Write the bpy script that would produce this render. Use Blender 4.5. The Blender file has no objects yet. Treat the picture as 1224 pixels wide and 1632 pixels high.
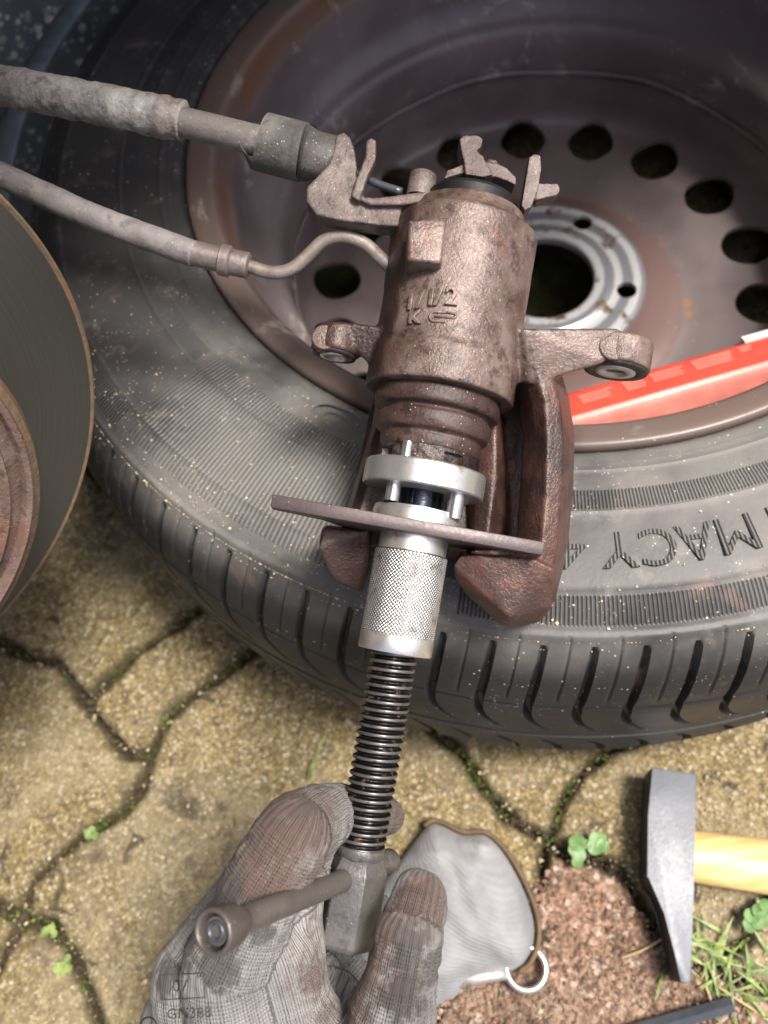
import bpy, bmesh, math, random
import numpy as np
from mathutils import Vector, Matrix, noise
from mathutils.bvhtree import BVHTree

random.seed(7)
rng = np.random.default_rng(7)
SC = bpy.context.scene
COL = SC.collection
PI = math.pi

# ------------------------------------------------------------------ camera
CAM_H, PITCH, ROLL, FPX = 0.5467, 1.1088, -0.2261, 1426.5
_fw = Vector((0, math.cos(PITCH), -math.sin(PITCH)))
_rt = Vector((1, 0, 0))
_up = _rt.cross(_fw)
_c, _s = math.cos(ROLL), math.sin(ROLL)
CX = _rt * _c + _up * _s
CY = _rt * (-_s) + _up * _c
CZ = -_fw
CLOC = Vector((0, 0, CAM_H))
cam_data = bpy.data.cameras.new('camera')
cam = bpy.data.objects.new('camera', cam_data)
COL.objects.link(cam)
M = Matrix((CX, CY, CZ)).transposed().to_4x4()
M.translation = CLOC
cam.matrix_world = M
cam_data.sensor_fit = 'HORIZONTAL'
cam_data.sensor_width = 36.0
cam_data.lens = 36.0 * FPX / 1224.0
cam_data.clip_start = 0.01
cam_data.clip_end = 200
cam_data.dof.use_dof = True
cam_data.dof.focus_distance = 0.328
cam_data.dof.aperture_fstop = 13.0
SC.camera = cam

# ------------------------------------------------------------------ sky and sun
SUN_DIR = Vector((0.34, -0.14, 0.93)).normalized()
world = bpy.data.worlds.new('World')
SC.world = world
world.use_nodes = True
wn = world.node_tree
bg = wn.nodes['Background']
sky = wn.nodes.new('ShaderNodeTexSky')
sky.sky_type = 'NISHITA'
sky.sun_disc = False
sky.sun_elevation = math.asin(SUN_DIR.z)
sky.sun_rotation = math.atan2(SUN_DIR.x, SUN_DIR.y)
sky.air_density = 0.7
sky.dust_density = 5.0
sky.ozone_density = 0.3
wn.links.new(sky.outputs[0], bg.inputs[0])
bg.inputs[1].default_value = 0.13
sun_data = bpy.data.lights.new('sun', 'SUN')
sun_data.energy = 3.1
sun_data.angle = math.radians(14.0)
sun_data.color = (1.0, 0.955, 0.89)
sun = bpy.data.objects.new('sun', sun_data)
COL.objects.link(sun)
sun.rotation_euler = SUN_DIR.to_track_quat('Z', 'Y').to_euler()
SC.view_settings.view_transform = 'Standard'
SC.view_settings.look = 'None'
SC.view_settings.exposure = 0.78
SC.view_settings.gamma = 1.0
SC.render.engine = 'CYCLES'
SC.cycles.use_denoising = True
SC.cycles.max_bounces = 6

# ------------------------------------------------------------------ measuring helpers
def pix(x, y, d):
    """point seen at photo position (x, y), d metres in front of the lens"""
    return CLOC + CX * ((x - 612) / FPX * d) - CY * ((y - 816) / FPX * d) - CZ * d

def gnd(x, y, z0=0.0):
    r = CX * ((x - 612) / FPX) - CY * ((y - 816) / FPX) - CZ
    t = (z0 - CAM_H) / r.z
    return CLOC + r * t

# frame of the caliper and the tool: x right, y up along the bore, z towards the lens, in mm
T10, T6 = math.radians(10.0), math.radians(6.0)
D0 = 0.335
_yl = CX * (math.sin(T10) * math.cos(T6)) + CY * (math.cos(T10) * math.cos(T6)) - CZ * math.sin(T6)
_xl = CX * math.cos(T10) - CY * math.sin(T10)
_zl = _xl.cross(_yl)
LO = pix(676, 765, D0)
LM = (Matrix((_xl, _yl, _zl)).transposed().to_4x4()) @ Matrix.Scale(0.001, 4)
LM.translation = LO
LMI = LM.inverted()

def LP(x, y, Z=0.0):
    """photo position -> (X, Y, Z) mm of the work frame on the plane at height Z"""
    r = CX * ((x - 612) / FPX) - CY * ((y - 816) / FPX) - CZ
    o = LO + _zl * (Z * 0.001)
    t = (o - CLOC).dot(_zl) / r.dot(_zl)
    p = LMI @ (CLOC + r * t)
    return Vector((p.x, p.y, Z))

def AY(y):
    return LP(676 - 0.175 * (y - 765), y, 0)[1]

KMM = D0 / FPX * 1000.0

def srgb(r, g, b):
    f = lambda v: ((v / 255 + 0.055) / 1.055) ** 2.4 if v > 10.3 else v / 255 / 12.92
    return (f(r), f(g), f(b))

# ------------------------------------------------------------------ materials
class NT:
    def __init__(self, name):
        self.m = bpy.data.materials.new(name)
        self.m.use_nodes = True
        self.t = self.m.node_tree
        self.b = self.t.nodes['Principled BSDF']
        tc = self.t.nodes.new('ShaderNodeTexCoord')
        self.co = tc.outputs['Object']
    def n(self, typ, **kw):
        x = self.t.nodes.new(typ)
        for k, v in kw.items():
            setattr(x, k, v)
        return x
    def l(self, a, b):
        self.t.links.new(a, b)
    def math(self, op, a, b=None, clamp=False):
        x = self.n('ShaderNodeMath', operation=op, use_clamp=clamp)
        for i, v in enumerate((a, b)):
            if v is None:
                continue
            if isinstance(v, (int, float)):
                x.inputs[i].default_value = v
            else:
                self.l(v, x.inputs[i])
        return x.outputs[0]
    def noise(self, scale, detail=4, rough=0.6, co=None, dist=0.0):
        x = self.n('ShaderNodeTexNoise')
        x.inputs['Scale'].default_value = scale
        x.inputs['Detail'].default_value = detail
        x.inputs['Roughness'].default_value = rough
        x.inputs['Distortion'].default_value = dist
        self.l(co or self.co, x.inputs['Vector'])
        return x.outputs['Fac']
    def voro(self, scale, feature='F1', co=None, rnd=1.0):
        x = self.n('ShaderNodeTexVoronoi', feature=feature)
        x.inputs['Scale'].default_value = scale
        x.inputs['Randomness'].default_value = rnd
        self.l(co or self.co, x.inputs['Vector'])
        return x
    def ramp(self, fac, lo, hi, invert=False):
        x = self.n('ShaderNodeMapRange')
        x.inputs['From Min'].default_value = lo
        x.inputs['From Max'].default_value = hi
        x.inputs['To Min'].default_value = 1.0 if invert else 0.0
        x.inputs['To Max'].default_value = 0.0 if invert else 1.0
        x.interpolation_type = 'SMOOTHSTEP'
        self.l(fac, x.inputs['Value'])
        return x.outputs[0]
    def mix(self, fac, a, b, mode='MIX'):
        x = self.n('ShaderNodeMix', data_type='RGBA', blend_type=mode)
        if isinstance(fac, (int, float)):
            x.inputs[0].default_value = fac
        else:
            self.l(fac, x.inputs[0])
        for i, v in ((6, a), (7, b)):
            if isinstance(v, tuple):
                x.inputs[i].default_value = (*v[:3], 1)
            else:
                self.l(v, x.inputs[i])
        return x.outputs[2]
    def speck(self, scale, size, prob):
        """mask of single specks: random cells, each with a small dot"""
        v = self.voro(scale)
        d = self.ramp(v.outputs['Distance'], size * 0.6, size, True)
        sep = self.n('ShaderNodeSeparateColor')
        self.l(v.outputs['Color'], sep.inputs[0])
        r = self.math('LESS_THAN', sep.outputs[0], prob)
        return self.math('MULTIPLY', d, r)
    def bump(self, height, strength, dist, prev=None):
        x = self.n('ShaderNodeBump')
        x.inputs['Strength'].default_value = strength
        x.inputs['Distance'].default_value = dist
        self.l(height, x.inputs['Height'])
        if prev is not None:
            self.l(prev, x.inputs['Normal'])
        return x.outputs[0]
    def out(self, color, rough=0.6, metal=0.0, normal=None, spec=0.5, sheen=0.0):
        for key, v in (('Base Color', color), ('Roughness', rough), ('Metallic', metal)):
            i = self.b.inputs[key]
            if isinstance(v, tuple):
                i.default_value = (*v[:3], 1)
            elif isinstance(v, (int, float)):
                i.default_value = v
            else:
                self.l(v, i)
        self.b.inputs['Specular IOR Level'].default_value = spec
        if sheen:
            self.b.inputs['Sheen Weight'].default_value = sheen
        if normal is not None:
            self.l(normal, self.b.inputs['Normal'])
        return self.m

def m_cast(name, base, dust, rust, dirt, metal=0.25, rough=0.5, grain=900, specks=0.10, relief=1.0, dusty=(0.42, 0.68), wet=False, wear=0.5):
    k = NT(name)
    n1 = k.noise(45, 5, 0.6)
    n2 = k.noise(grain, 3, 0.7)
    n3 = k.noise(28, 3, 0.55, dist=0.6)
    n4 = k.noise(160, 4, 0.65)
    c = k.mix(k.ramp(n1, *dusty), base, dust)
    c = k.mix(k.ramp(n3, 0.54, 0.70), c, rust)
    c = k.mix(k.math('MULTIPLY', k.ramp(n4, 0.50, 0.66), 0.75), c, dirt)
    c = k.mix(k.math('MULTIPLY', k.ramp(n2, 0.45, 0.75), 0.35), c, dust)
    sp = k.speck(1100, 0.30, specks)
    c = k.mix(k.math('MULTIPLY', sp, 0.85), c, (0.50, 0.46, 0.42))
    if wet:
        # brake-fluid soaked, browner lower half; left flank also part painted shade
        at = k.n('ShaderNodeAttribute', attribute_name='soaked_shaded')
        f = k.ramp(k.math('ADD', at.outputs['Fac'], k.math('MULTIPLY', k.math('SUBTRACT', n1, 0.5), 0.9)), 0.35, 0.75)
        wc = k.mix(k.ramp(n4, 0.40, 0.62), srgb(66, 45, 39), srgb(92, 63, 53))
        wc = k.mix(k.ramp(n3, 0.42, 0.60), wc, srgb(48, 34, 32))
        c = k.mix(k.math('MULTIPLY', f, 0.92), c, wc)
        gr = k.n('ShaderNodeAttribute', attribute_name='grease')
        gf = k.ramp(k.math('ADD', gr.outputs['Fac'], k.math('MULTIPLY', k.math('SUBTRACT', n4, 0.5), 1.2)), 0.35, 0.80)
        gcol = k.mix(k.ramp(n4, 0.38, 0.60), srgb(30, 21, 19), srgb(74, 50, 42))
        c = k.mix(k.math('MULTIPLY', gf, 0.9), c, gcol)
        rough_add = k.math('MULTIPLY', gf, 0.12)
    if wear:
        geo = k.n('ShaderNodeNewGeometry')
        pw = k.math('MULTIPLY', k.ramp(k.math('ADD', geo.outputs['Pointiness'], k.math('MULTIPLY', k.math('SUBTRACT', n4, 0.5), 0.06)), 0.525, 0.58), wear)
        c = k.mix(pw, c, dust)
        pit = k.ramp(geo.outputs['Pointiness'], 0.40, 0.47, True)
        c = k.mix(k.math('MULTIPLY', pit, 0.6), c, dirt)
    v = k.voro(700)
    n5 = k.noise(2300, 2, 0.6)
    nn = k.bump(n2, 0.50 * relief, 0.0005)
    nn = k.bump(n5, 0.45 * relief, 0.0003, nn)
    nn = k.bump(v.outputs['Distance'], 0.30 * relief, 0.0004, nn)
    nn = k.bump(n4, 0.14 * relief, 0.0010, nn)
    rg = k.math('ADD', k.math('MULTIPLY', n2, 0.4), rough - 0.2)
    if wet:
        rg = k.math('ADD', rg, rough_add)
    return k.out(c, rg, metal, nn, 0.5)

MT = {}
MT['caliper'] = m_cast('cast_iron', srgb(83, 65, 58), srgb(122, 105, 98), srgb(98, 65, 47), srgb(50, 38, 35), 0.14, 0.33, 900, 0.03, 1.0, (0.36, 0.62), True)
MT['bracket'] = m_cast('bracket_steel', srgb(88, 76, 72), srgb(124, 112, 107), srgb(96, 74, 66), srgb(56, 46, 45), 0.2, 0.5, 1100, 0.05)
MT['boot'] = m_cast('boot_rubber', srgb(62, 45, 41), srgb(88, 68, 62), srgb(72, 48, 38), srgb(32, 24, 23), 0.0, 0.5, 1000, 0.06, 0.8)
MT['piston'] = m_cast('piston_grease', srgb(46, 38, 38), srgb(86, 74, 70), srgb(60, 40, 34), srgb(18, 15, 16), 0.2, 0.3, 500, 0.05, 1.5)
MT['bar'] = m_cast('plate_steel', srgb(66, 55, 56), srgb(84, 72, 73), srgb(70, 54, 50), srgb(44, 36, 38), 0.25, 0.42, 900, 0.015, 0.18)
MT['hose'] = m_cast('hose_rubber', srgb(108, 102, 102), srgb(132, 127, 126), srgb(102, 95, 92), srgb(86, 81, 80), 0.0, 0.62, 700, 0.05, 0.5, (0.35, 0.7))
MT['sleeve'] = m_cast('sleeve_rubber', srgb(118, 114, 112), srgb(164, 160, 155), srgb(112, 98, 92), srgb(80, 76, 74), 0.0, 0.75, 420, 0.10, 1.6, (0.35, 0.65))
MT['ferrule'] = m_cast('ferrule_metal', srgb(112, 101, 98), srgb(138, 128, 124), srgb(106, 90, 84), srgb(86, 77, 75), 0.35, 0.5, 700, 0.03, 0.5)
MT['pipe'] = m_cast('pipe_metal', srgb(114, 104, 98), srgb(142, 132, 125), srgb(108, 92, 82), srgb(88, 79, 74), 0.25, 0.55, 700, 0.04, 0.5)
MT['grommet'] = m_cast('grommet_rubber', srgb(70, 67, 65), srgb(104, 99, 96), srgb(92, 82, 76), srgb(60, 56, 55), 0.0, 0.65, 700, 0.08, 0.8)
MT['hub'] = m_cast('hub_rust', srgb(106, 84, 76), srgb(128, 108, 98), srgb(122, 78, 50), srgb(72, 54, 48), 0.15, 0.7, 700, 0.04, 1.2)
MT['tbar'] = m_cast('bar_steel', srgb(92, 86, 82), srgb(110, 104, 99), srgb(86, 79, 75), srgb(74, 68, 66), 0.35, 0.42, 900, 0.02, 0.2)
MT['hexworn_shaded'] = m_cast('hex_scale_shaded', srgb(62, 60, 60), srgb(112, 108, 106), srgb(56, 52, 51), srgb(26, 25, 26), 0.35, 0.36, 500, 0.05, 1.2, (0.50, 0.72))
MT['hex'] = m_cast('hex_steel', srgb(98, 95, 94), srgb(122, 118, 116), srgb(92, 87, 84), srgb(66, 63, 63), 0.4, 0.4, 700, 0.02, 0.5)

def m_chrome(name, base, rough, dirtc, amt=0.5, sc=120):
    k = NT(name)
    n1 = k.noise(sc, 4, 0.65)
    n2 = k.noise(900, 2, 0.6)
    f = k.ramp(n1, 0.62 - 0.18 * amt, 0.80 - 0.1 * amt)
    c = k.mix(f, base, dirtc)
    c = k.mix(k.math('MULTIPLY', k.ramp(n2, 0.55, 0.75), 0.3), c, dirtc)
    sp = k.speck(700, 0.22, 0.06)
    c = k.mix(sp, c, srgb(96, 76, 66))
    rg = k.math('ADD', k.math('MULTIPLY', f, 0.3), rough)
    nn = k.bump(n2, 0.12, 0.0003)
    return k.out(c, rg, 0.85, nn)

MT['chrome'] = m_chrome('chromed_steel', (0.72, 0.70, 0.67), 0.33, srgb(140, 116, 102), 0.45)
def m_knurl():
    k = NT('knurled_steel')
    at = k.n('ShaderNodeAttribute', attribute_name='crest')
    n1 = k.noise(90, 5, 0.65)
    n2 = k.noise(420, 3, 0.6)
    grime = k.ramp(n1, 0.50, 0.66)
    cr = k.ramp(k.math('ADD', at.outputs['Fac'], k.math('MULTIPLY', k.math('SUBTRACT', n2, 0.5), 0.4)), 0.10, 0.62)
    cr = k.math('MULTIPLY', cr, k.math('SUBTRACT', 1.0, k.math('MULTIPLY', grime, 0.55)))
    c = k.mix(cr, srgb(74, 66, 62), (0.74, 0.72, 0.69))
    c = k.mix(k.math('MULTIPLY', k.ramp(n1, 0.58, 0.70), 0.7), c, srgb(58, 50, 48))
    return k.out(c, k.math('ADD', k.math('MULTIPLY', grime, 0.25), 0.27), 0.8)
MT['knurl'] = m_knurl()
MT['pin'] = m_chrome('polished_steel', (0.55, 0.56, 0.58), 0.12, srgb(90, 84, 82), 0.2)

def m_thread():
    k = NT('black_thread')
    n1 = k.noise(260, 4, 0.7)
    at = k.n('ShaderNodeAttribute', attribute_name='crest')
    crest = at.outputs['Fac']
    g = k.math('MULTIPLY', k.ramp(crest, 0.70, 0.95), k.ramp(n1, 0.22, 0.45))
    c = k.mix(g, srgb(30, 32, 37), srgb(118, 111, 106))
    c = k.mix(k.math('MULTIPLY', k.ramp(n1, 0.56, 0.66), 0.7), c, srgb(140, 122, 110))
    rg = k.math('ADD', k.math('MULTIPLY', n1, 0.40), 0.16)
    return k.out(c, rg, 0.7, k.bump(n1, 0.25, 0.0004))
MT['thread'] = m_thread()

def m_plain(name, col, rough=0.5, metal=0.0, var=0.25, sc=60, spec=0.5):
    k = NT(name)
    n1 = k.noise(sc, 4)
    c = k.mix(k.ramp(n1, 0.35, 0.7), tuple(v * (1 - var) for v in col), tuple(min(1, v * (1 + var)) for v in col))
    return k.out(c, rough, metal, k.bump(k.noise(sc * 8, 3), 0.15, 0.0006), spec)

def m_polar(k):
    sep = k.n('ShaderNodeSeparateXYZ')
    k.l(k.co, sep.inputs[0])
    x, y, z = sep.outputs
    ang = k.math('ARCTAN2', y, x)
    r = k.math('SQRT', k.math('ADD', k.math('MULTIPLY', x, x), k.math('MULTIPLY', y, y)))
    return ang, r, z

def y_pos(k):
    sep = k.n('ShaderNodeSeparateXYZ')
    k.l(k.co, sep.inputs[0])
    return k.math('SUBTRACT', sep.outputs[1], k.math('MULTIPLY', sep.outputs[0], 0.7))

def m_tyre():
    k = NT('tyre_rubber')
    ang, r, z = m_polar(k)
    def band(a, b, e=0.0006):
        return k.math('MULTIPLY', k.ramp(r, a - e, a + e), k.ramp(r, b - e, b + e, True))
    zz = k.ramp(z, 0.186, 0.190)
    wave = k.math('SINE', k.math('MULTIPLY', ang, 1010.0))
    wave2 = k.math('SINE', k.math('MULTIPLY', ang, 760.0))
    wide = k.math('MULTIPLY', band(0.231, 0.288), k.ramp(k.math('ABSOLUTE', k.math('ADD', ang, 2.33)), 0.26, 0.34, True))
    b = k.math('MULTIPLY', k.math('MAXIMUM', band(0.2325, 0.2420), band(0.2805, 0.2915)), k.math('GREATER_THAN', k.math('ABSOLUTE', k.math('ADD', ang, 2.33)), 0.33))
    rib = k.math('MULTIPLY', k.math('MULTIPLY', b, zz), wave)
    rib2 = k.math('MULTIPLY', k.math('MULTIPLY', wide, zz), wave2)
    dust = k.ramp(k.noise(9, 5, 0.62), 0.34, 0.66)
    n4 = k.noise(60, 5, 0.7)
    shade_fade = k.ramp(k.math('ADD', y_pos(k), k.math('MULTIPLY', n4, 0.05)), 0.02, 0.12, True)  # dust kept off the upper left, painting the car's shade into the rubber
    dust = k.math('MULTIPLY', dust, k.math('ADD', k.math('MULTIPLY', shade_fade, 0.85), 0.15))
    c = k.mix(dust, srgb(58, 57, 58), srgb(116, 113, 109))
    c = k.mix(k.math('MULTIPLY', k.ramp(n4, 0.52, 0.72), 0.5), c, srgb(128, 122, 115))
    tread = k.ramp(z, 0.165, 0.188, True)
    c = k.mix(k.math('MULTIPLY', tread, 0.92), c, srgb(32, 34, 38))
    c = k.mix(k.math('MULTIPLY', k.ramp(rib, -0.9, -0.1, True), 0.75), c, srgb(34, 34, 34))
    c = k.mix(k.math('MULTIPLY', k.ramp(rib2, -0.9, 0.0, True), 0.45), c, srgb(42, 42, 42))
    st = k.ramp(k.noise(22, 3, 0.5, dist=1.0), 0.66, 0.74)
    c = k.mix(k.math('MULTIPLY', st, 0.6), c, srgb(120, 100, 92))
    m1 = k.math('MULTIPLY', k.speck(420, 0.22, 0.10), k.ramp(k.noise(16, 3), 0.40, 0.62))
    m2 = k.speck(210, 0.12, 0.10)
    m3 = k.math('MULTIPLY', k.speck(800, 0.30, 0.16), k.ramp(k.noise(30, 3), 0.50, 0.66))
    c = k.mix(k.math('MAXIMUM', m1, k.math('MAXIMUM', m2, m3)), c, srgb(200, 194, 180))
    nn = k.bump(rib, 0.8, 0.0005)
    nn = k.bump(rib2, 0.5, 0.0004, nn)
    nn = k.bump(n4, 0.25, 0.0006, nn)
    nn = k.bump(k.noise(500, 3), 0.25, 0.0005, nn)
    rg = k.math('ADD', k.math('MULTIPLY', dust, 0.22), 0.46)
    return k.out(c, rg, 0.0, nn, 0.5)
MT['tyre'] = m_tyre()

def m_letter():
    k = NT('moulded_letter')
    ang, r, z = m_polar(k)
    w = k.math('SINE', k.math('MULTIPLY', ang, 1010.0))
    c = k.mix(k.ramp(w, -0.6, 0.4), srgb(38, 38, 37), srgb(104, 101, 97))
    c = k.mix(k.speck(420, 0.25, 0.22), c, srgb(190, 184, 172))
    return k.out(c, 0.7, 0.0, k.bump(w, 0.6, 0.0005))
MT['letter'] = m_letter()

def m_rim():
    k = NT('dusty_wheel_paint')
    ang, r, z = m_polar(k)
    n1 = k.noise(14, 4, 0.6)
    n2 = k.noise(70, 4, 0.65)
    c = k.mix(k.ramp(n1, 0.35, 0.65), srgb(94, 84, 84), srgb(116, 105, 104))
    # bare rust-brown ring round the hub and along the bead seat
    c = k.mix(k.math('MULTIPLY', k.ramp(k.math('ADD', r, k.math('MULTIPLY', n2, 0.006)), 0.098, 0.101, True), 0.85), c, srgb(110, 88, 84))
    wall = k.math('MULTIPLY', k.ramp(r, 0.186, 0.190), k.ramp(z, 0.120, 0.14))
    c = k.mix(k.math('MULTIPLY', wall, k.ramp(n1, 0.36, 0.56)), c, srgb(112, 80, 62))
    c = k.mix(k.math('MULTIPLY', k.ramp(r, 0.1935, 0.1955), 0.9), c, srgb(104, 90, 83))
    dustf = k.math('MULTIPLY', k.math('MULTIPLY', k.ramp(z, 0.07, 0.1), k.ramp(k.noise(26, 5, 0.7, dist=0.8), 0.57, 0.68)), k.ramp(n2, 0.35, 0.6))
    c = k.mix(k.math('MULTIPLY', dustf, 0.65), c, srgb(176, 168, 160))
    # scraped bright steel on the mounting face
    hub = k.ramp(r, 0.066, 0.069, True)
    ringm = k.ramp(k.math('SINE', k.math('MULTIPLY', k.math('ADD', r, k.math('MULTIPLY', n2, 0.003)), 520.0)), -0.3, 0.7)
    hc = k.mix(ringm, srgb(150, 152, 158), srgb(228, 228, 230))
    hc = k.mix(k.ramp(n2, 0.55, 0.66), hc, srgb(120, 104, 88))
    c = k.mix(hub, c, hc)
    orange = k.math('MULTIPLY', k.math('MULTIPLY', k.ramp(r, 0.096, 0.098), k.ramp(r, 0.101, 0.103, True)), k.ramp(k.noise(40, 3), 0.56, 0.62))
    c = k.mix(orange, c, srgb(150, 100, 52))
    c = k.mix(k.speck(300, 0.14, 0.05), c, srgb(190, 180, 168))
    nn = k.bump(n2, 0.2, 0.001)
    nn = k.bump(k.noise(600, 3), 0.15, 0.0004, nn)
    met = k.math('MULTIPLY', hub, 0.5)
    rg = k.math('SUBTRACT', 0.38, k.math('MULTIPLY', hub, 0.10))
    return k.out(c, rg, met, nn, 0.5)
MT['rim'] = m_rim()

def m_paver(name, cols, dark, light, sc, moss=True):
    k = NT(name)
    geo = k.n('ShaderNodeNewGeometry')
    k.co = geo.outputs['Position']
    v = k.voro(sc)
    sep = k.n('ShaderNodeSeparateColor')
    k.l(v.outputs['Color'], sep.inputs[0])
    v2 = k.voro(sc * 2.3)
    sep2 = k.n('ShaderNodeSeparateColor')
    k.l(v2.outputs['Color'], sep2.inputs[0])
    n1 = k.noise(7, 5, 0.6)
    n2 = k.noise(34, 5, 0.7)
    n3 = k.noise(420, 3, 0.7)
    c = k.mix(sep.outputs[0], cols[0], cols[1])
    c = k.mix(k.math('MULTIPLY', k.math('GREATER_THAN', sep.outputs[1], 0.80), 0.7), c, light)
    c = k.mix(k.math('MULTIPLY', k.math('GREATER_THAN', sep.outputs[2], 0.84), 0.65), c, dark)
    c = k.mix(k.math('MULTIPLY', sep2.outputs[0], 0.45), c, cols[2])
    c = k.mix(k.math('MULTIPLY', k.math('GREATER_THAN', sep2.outputs[1], 0.86), 0.7), c, dark)
    c = k.mix(k.math('MULTIPLY', k.ramp(v.outputs['Distance'], 0.40, 0.75), 0.55), c, dark)
    c = k.mix(k.math('MULTIPLY', k.ramp(n2, 0.50, 0.72), 0.55), c, cols[3])
    c = k.mix(k.math('MULTIPLY', k.ramp(n1, 0.52, 0.68), 0.40), c, dark)
    st = k.math('MAXIMUM', k.math('MULTIPLY', k.ramp(k.noise(46, 3, 0.5, dist=0.8), 0.645, 0.72), 0.8), k.math('MULTIPLY', k.ramp(k.noise(15, 6, 0.72, dist=0.5), 0.54, 0.68), 0.8))
    c = k.mix(k.math('MULTIPLY', k.ramp(k.noise(11, 4, 0.6, dist=0.7), 0.44, 0.62), 0.45), c, cols[4])
    blot = k.noise(125, 5, 0.75, dist=0.4)
    c = k.mix(k.math('MULTIPLY', k.ramp(blot, 0.50, 0.68), 0.55), c, dark)
    c = k.mix(k.math('MULTIPLY', k.ramp(blot, 0.30, 0.42, True), 0.35), c, light)
    c = k.mix(st, c, srgb(46, 40, 34))
    # moss and soil creeping in from the joints
    if moss:
        at = k.n('ShaderNodeAttribute', attribute_name='edge')
        e = k.math('ADD', at.outputs['Fac'], k.math('MULTIPLY', k.math('SUBTRACT', n2, 0.5), 1.2))
        c = k.mix(k.math('MULTIPLY', k.ramp(e, 0.35, 0.85), 0.8), c, srgb(62, 56, 34))
    nn = k.bump(v.outputs['Distance'], 0.45, 0.0010)
    nn = k.bump(n3, 0.6, 0.0012, nn)
    nn = k.bump(k.noise(130, 4, 0.7), 0.5, 0.003, nn)
    nn = k.bump(n2, 0.5, 0.004, nn)
    return k.out(c, 0.8, 0.0, nn, 0.35)
MT['paver'] = m_paver('sandy_concrete', (srgb(126, 110, 74), srgb(160, 144, 104), srgb(150, 128, 80), srgb(112, 96, 62), srgb(150, 138, 112)), srgb(66, 58, 44), srgb(192, 184, 162), 420)
MT['redpaver'] = m_paver('red_aggregate', (srgb(140, 110, 90), srgb(172, 142, 120), srgb(154, 122, 100), srgb(118, 92, 76), srgb(160, 136, 116)), srgb(76, 60, 50), srgb(204, 190, 176), 330)

def m_soil():
    k = NT('joint_soil')
    geo = k.n('ShaderNodeNewGeometry')
    k.co = geo.outputs['Position']
    n1 = k.noise(60, 5, 0.7)
    c = k.mix(k.ramp(n1, 0.4, 0.65), srgb(46, 40, 30), srgb(78, 68, 46))
    c = k.mix(k.ramp(k.noise(14, 4), 0.48, 0.6), c, srgb(66, 76, 34))
    return k.out(c, 0.9, 0, k.bump(k.noise(300, 4), 0.8, 0.003))
MT['soil'] = m_soil()

def m_leaf(name, a, b):
    k = NT(name)
    geo = k.n('ShaderNodeNewGeometry')
    k.co = geo.outputs['Position']
    c = k.mix(k.ramp(k.noise(160, 3), 0.35, 0.65), a, b)
    k.b.inputs['Transmission Weight'].default_value = 0.0
    k.b.inputs['Subsurface Weight'].default_value = 0.15
    k.b.inputs['Subsurface Radius'].default_value = (0.002, 0.003, 0.001)
    return k.out(c, 0.5, 0)
MT['leaf'] = m_leaf('clover_green', srgb(82, 118, 62), srgb(112, 144, 84))
MT['grass'] = m_leaf('grass_green', srgb(88, 112, 54), srgb(146, 160, 92))
MT['moss'] = m_leaf('moss_green', srgb(70, 92, 34), srgb(112, 140, 48))
MT['straw'] = m_leaf('dry_straw', srgb(168, 146, 104), srgb(196, 176, 132))

def m_disc():
    k = NT('machined_disc_face')
    ang, r, z = m_polar(k)
    gro = k.noise(1.0, 3, 0.6, co=None)
    comb = k.n('ShaderNodeCombineXYZ')
    k.l(k.math('MULTIPLY', r, 900.0), comb.inputs[0])
    n = k.n('ShaderNodeTexNoise')
    n.inputs['Scale'].default_value = 1.0
    n.inputs['Detail'].default_value = 4
    k.l(comb.outputs[0], n.inputs['Vector'])
    c = k.mix(n.outputs['Fac'], srgb(82, 82, 80), srgb(108, 107, 104))
    c = k.mix(k.speck(260, 0.12, 0.05), c, srgb(170, 112, 58))
    return k.out(c, 0.34, 0.75, k.bump(n.outputs['Fac'], 0.25, 0.0003))
MT['disc'] = m_disc()
def m_discedge():
    k = NT('rusty_disc_edge')
    n = k.noise(220, 4, 0.7)
    c = k.mix(k.ramp(n, 0.4, 0.62), srgb(98, 86, 70), srgb(122, 92, 66))
    return k.out(c, 0.75, 0.1, k.bump(n, 0.6, 0.001))
MT['discedge'] = m_discedge()

def m_liner():
    k = NT('splashed_liner_plastic')
    n1 = k.noise(20, 4)
    c = k.mix(k.ramp(n1, 0.3, 0.7), srgb(100, 104, 110), srgb(128, 132, 138))
    a = k.math('MULTIPLY', k.speck(95, 0.36, 0.6), k.ramp(k.noise(30, 4, 0.7), 0.36, 0.60))
    b = k.math('MULTIPLY', k.speck(170, 0.38, 0.6), k.ramp(k.noise(24, 4, 0.7), 0.36, 0.6))
    c = k.mix(k.math('MAXIMUM', a, b), c, srgb(228, 224, 216))
    c = k.mix(k.speck(60, 0.09, 0.08), c, srgb(150, 80, 50))
    return k.out(c, 0.5, 0, k.bump(k.noise(200, 4), 0.4, 0.002))
MT['liner'] = m_liner()

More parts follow.
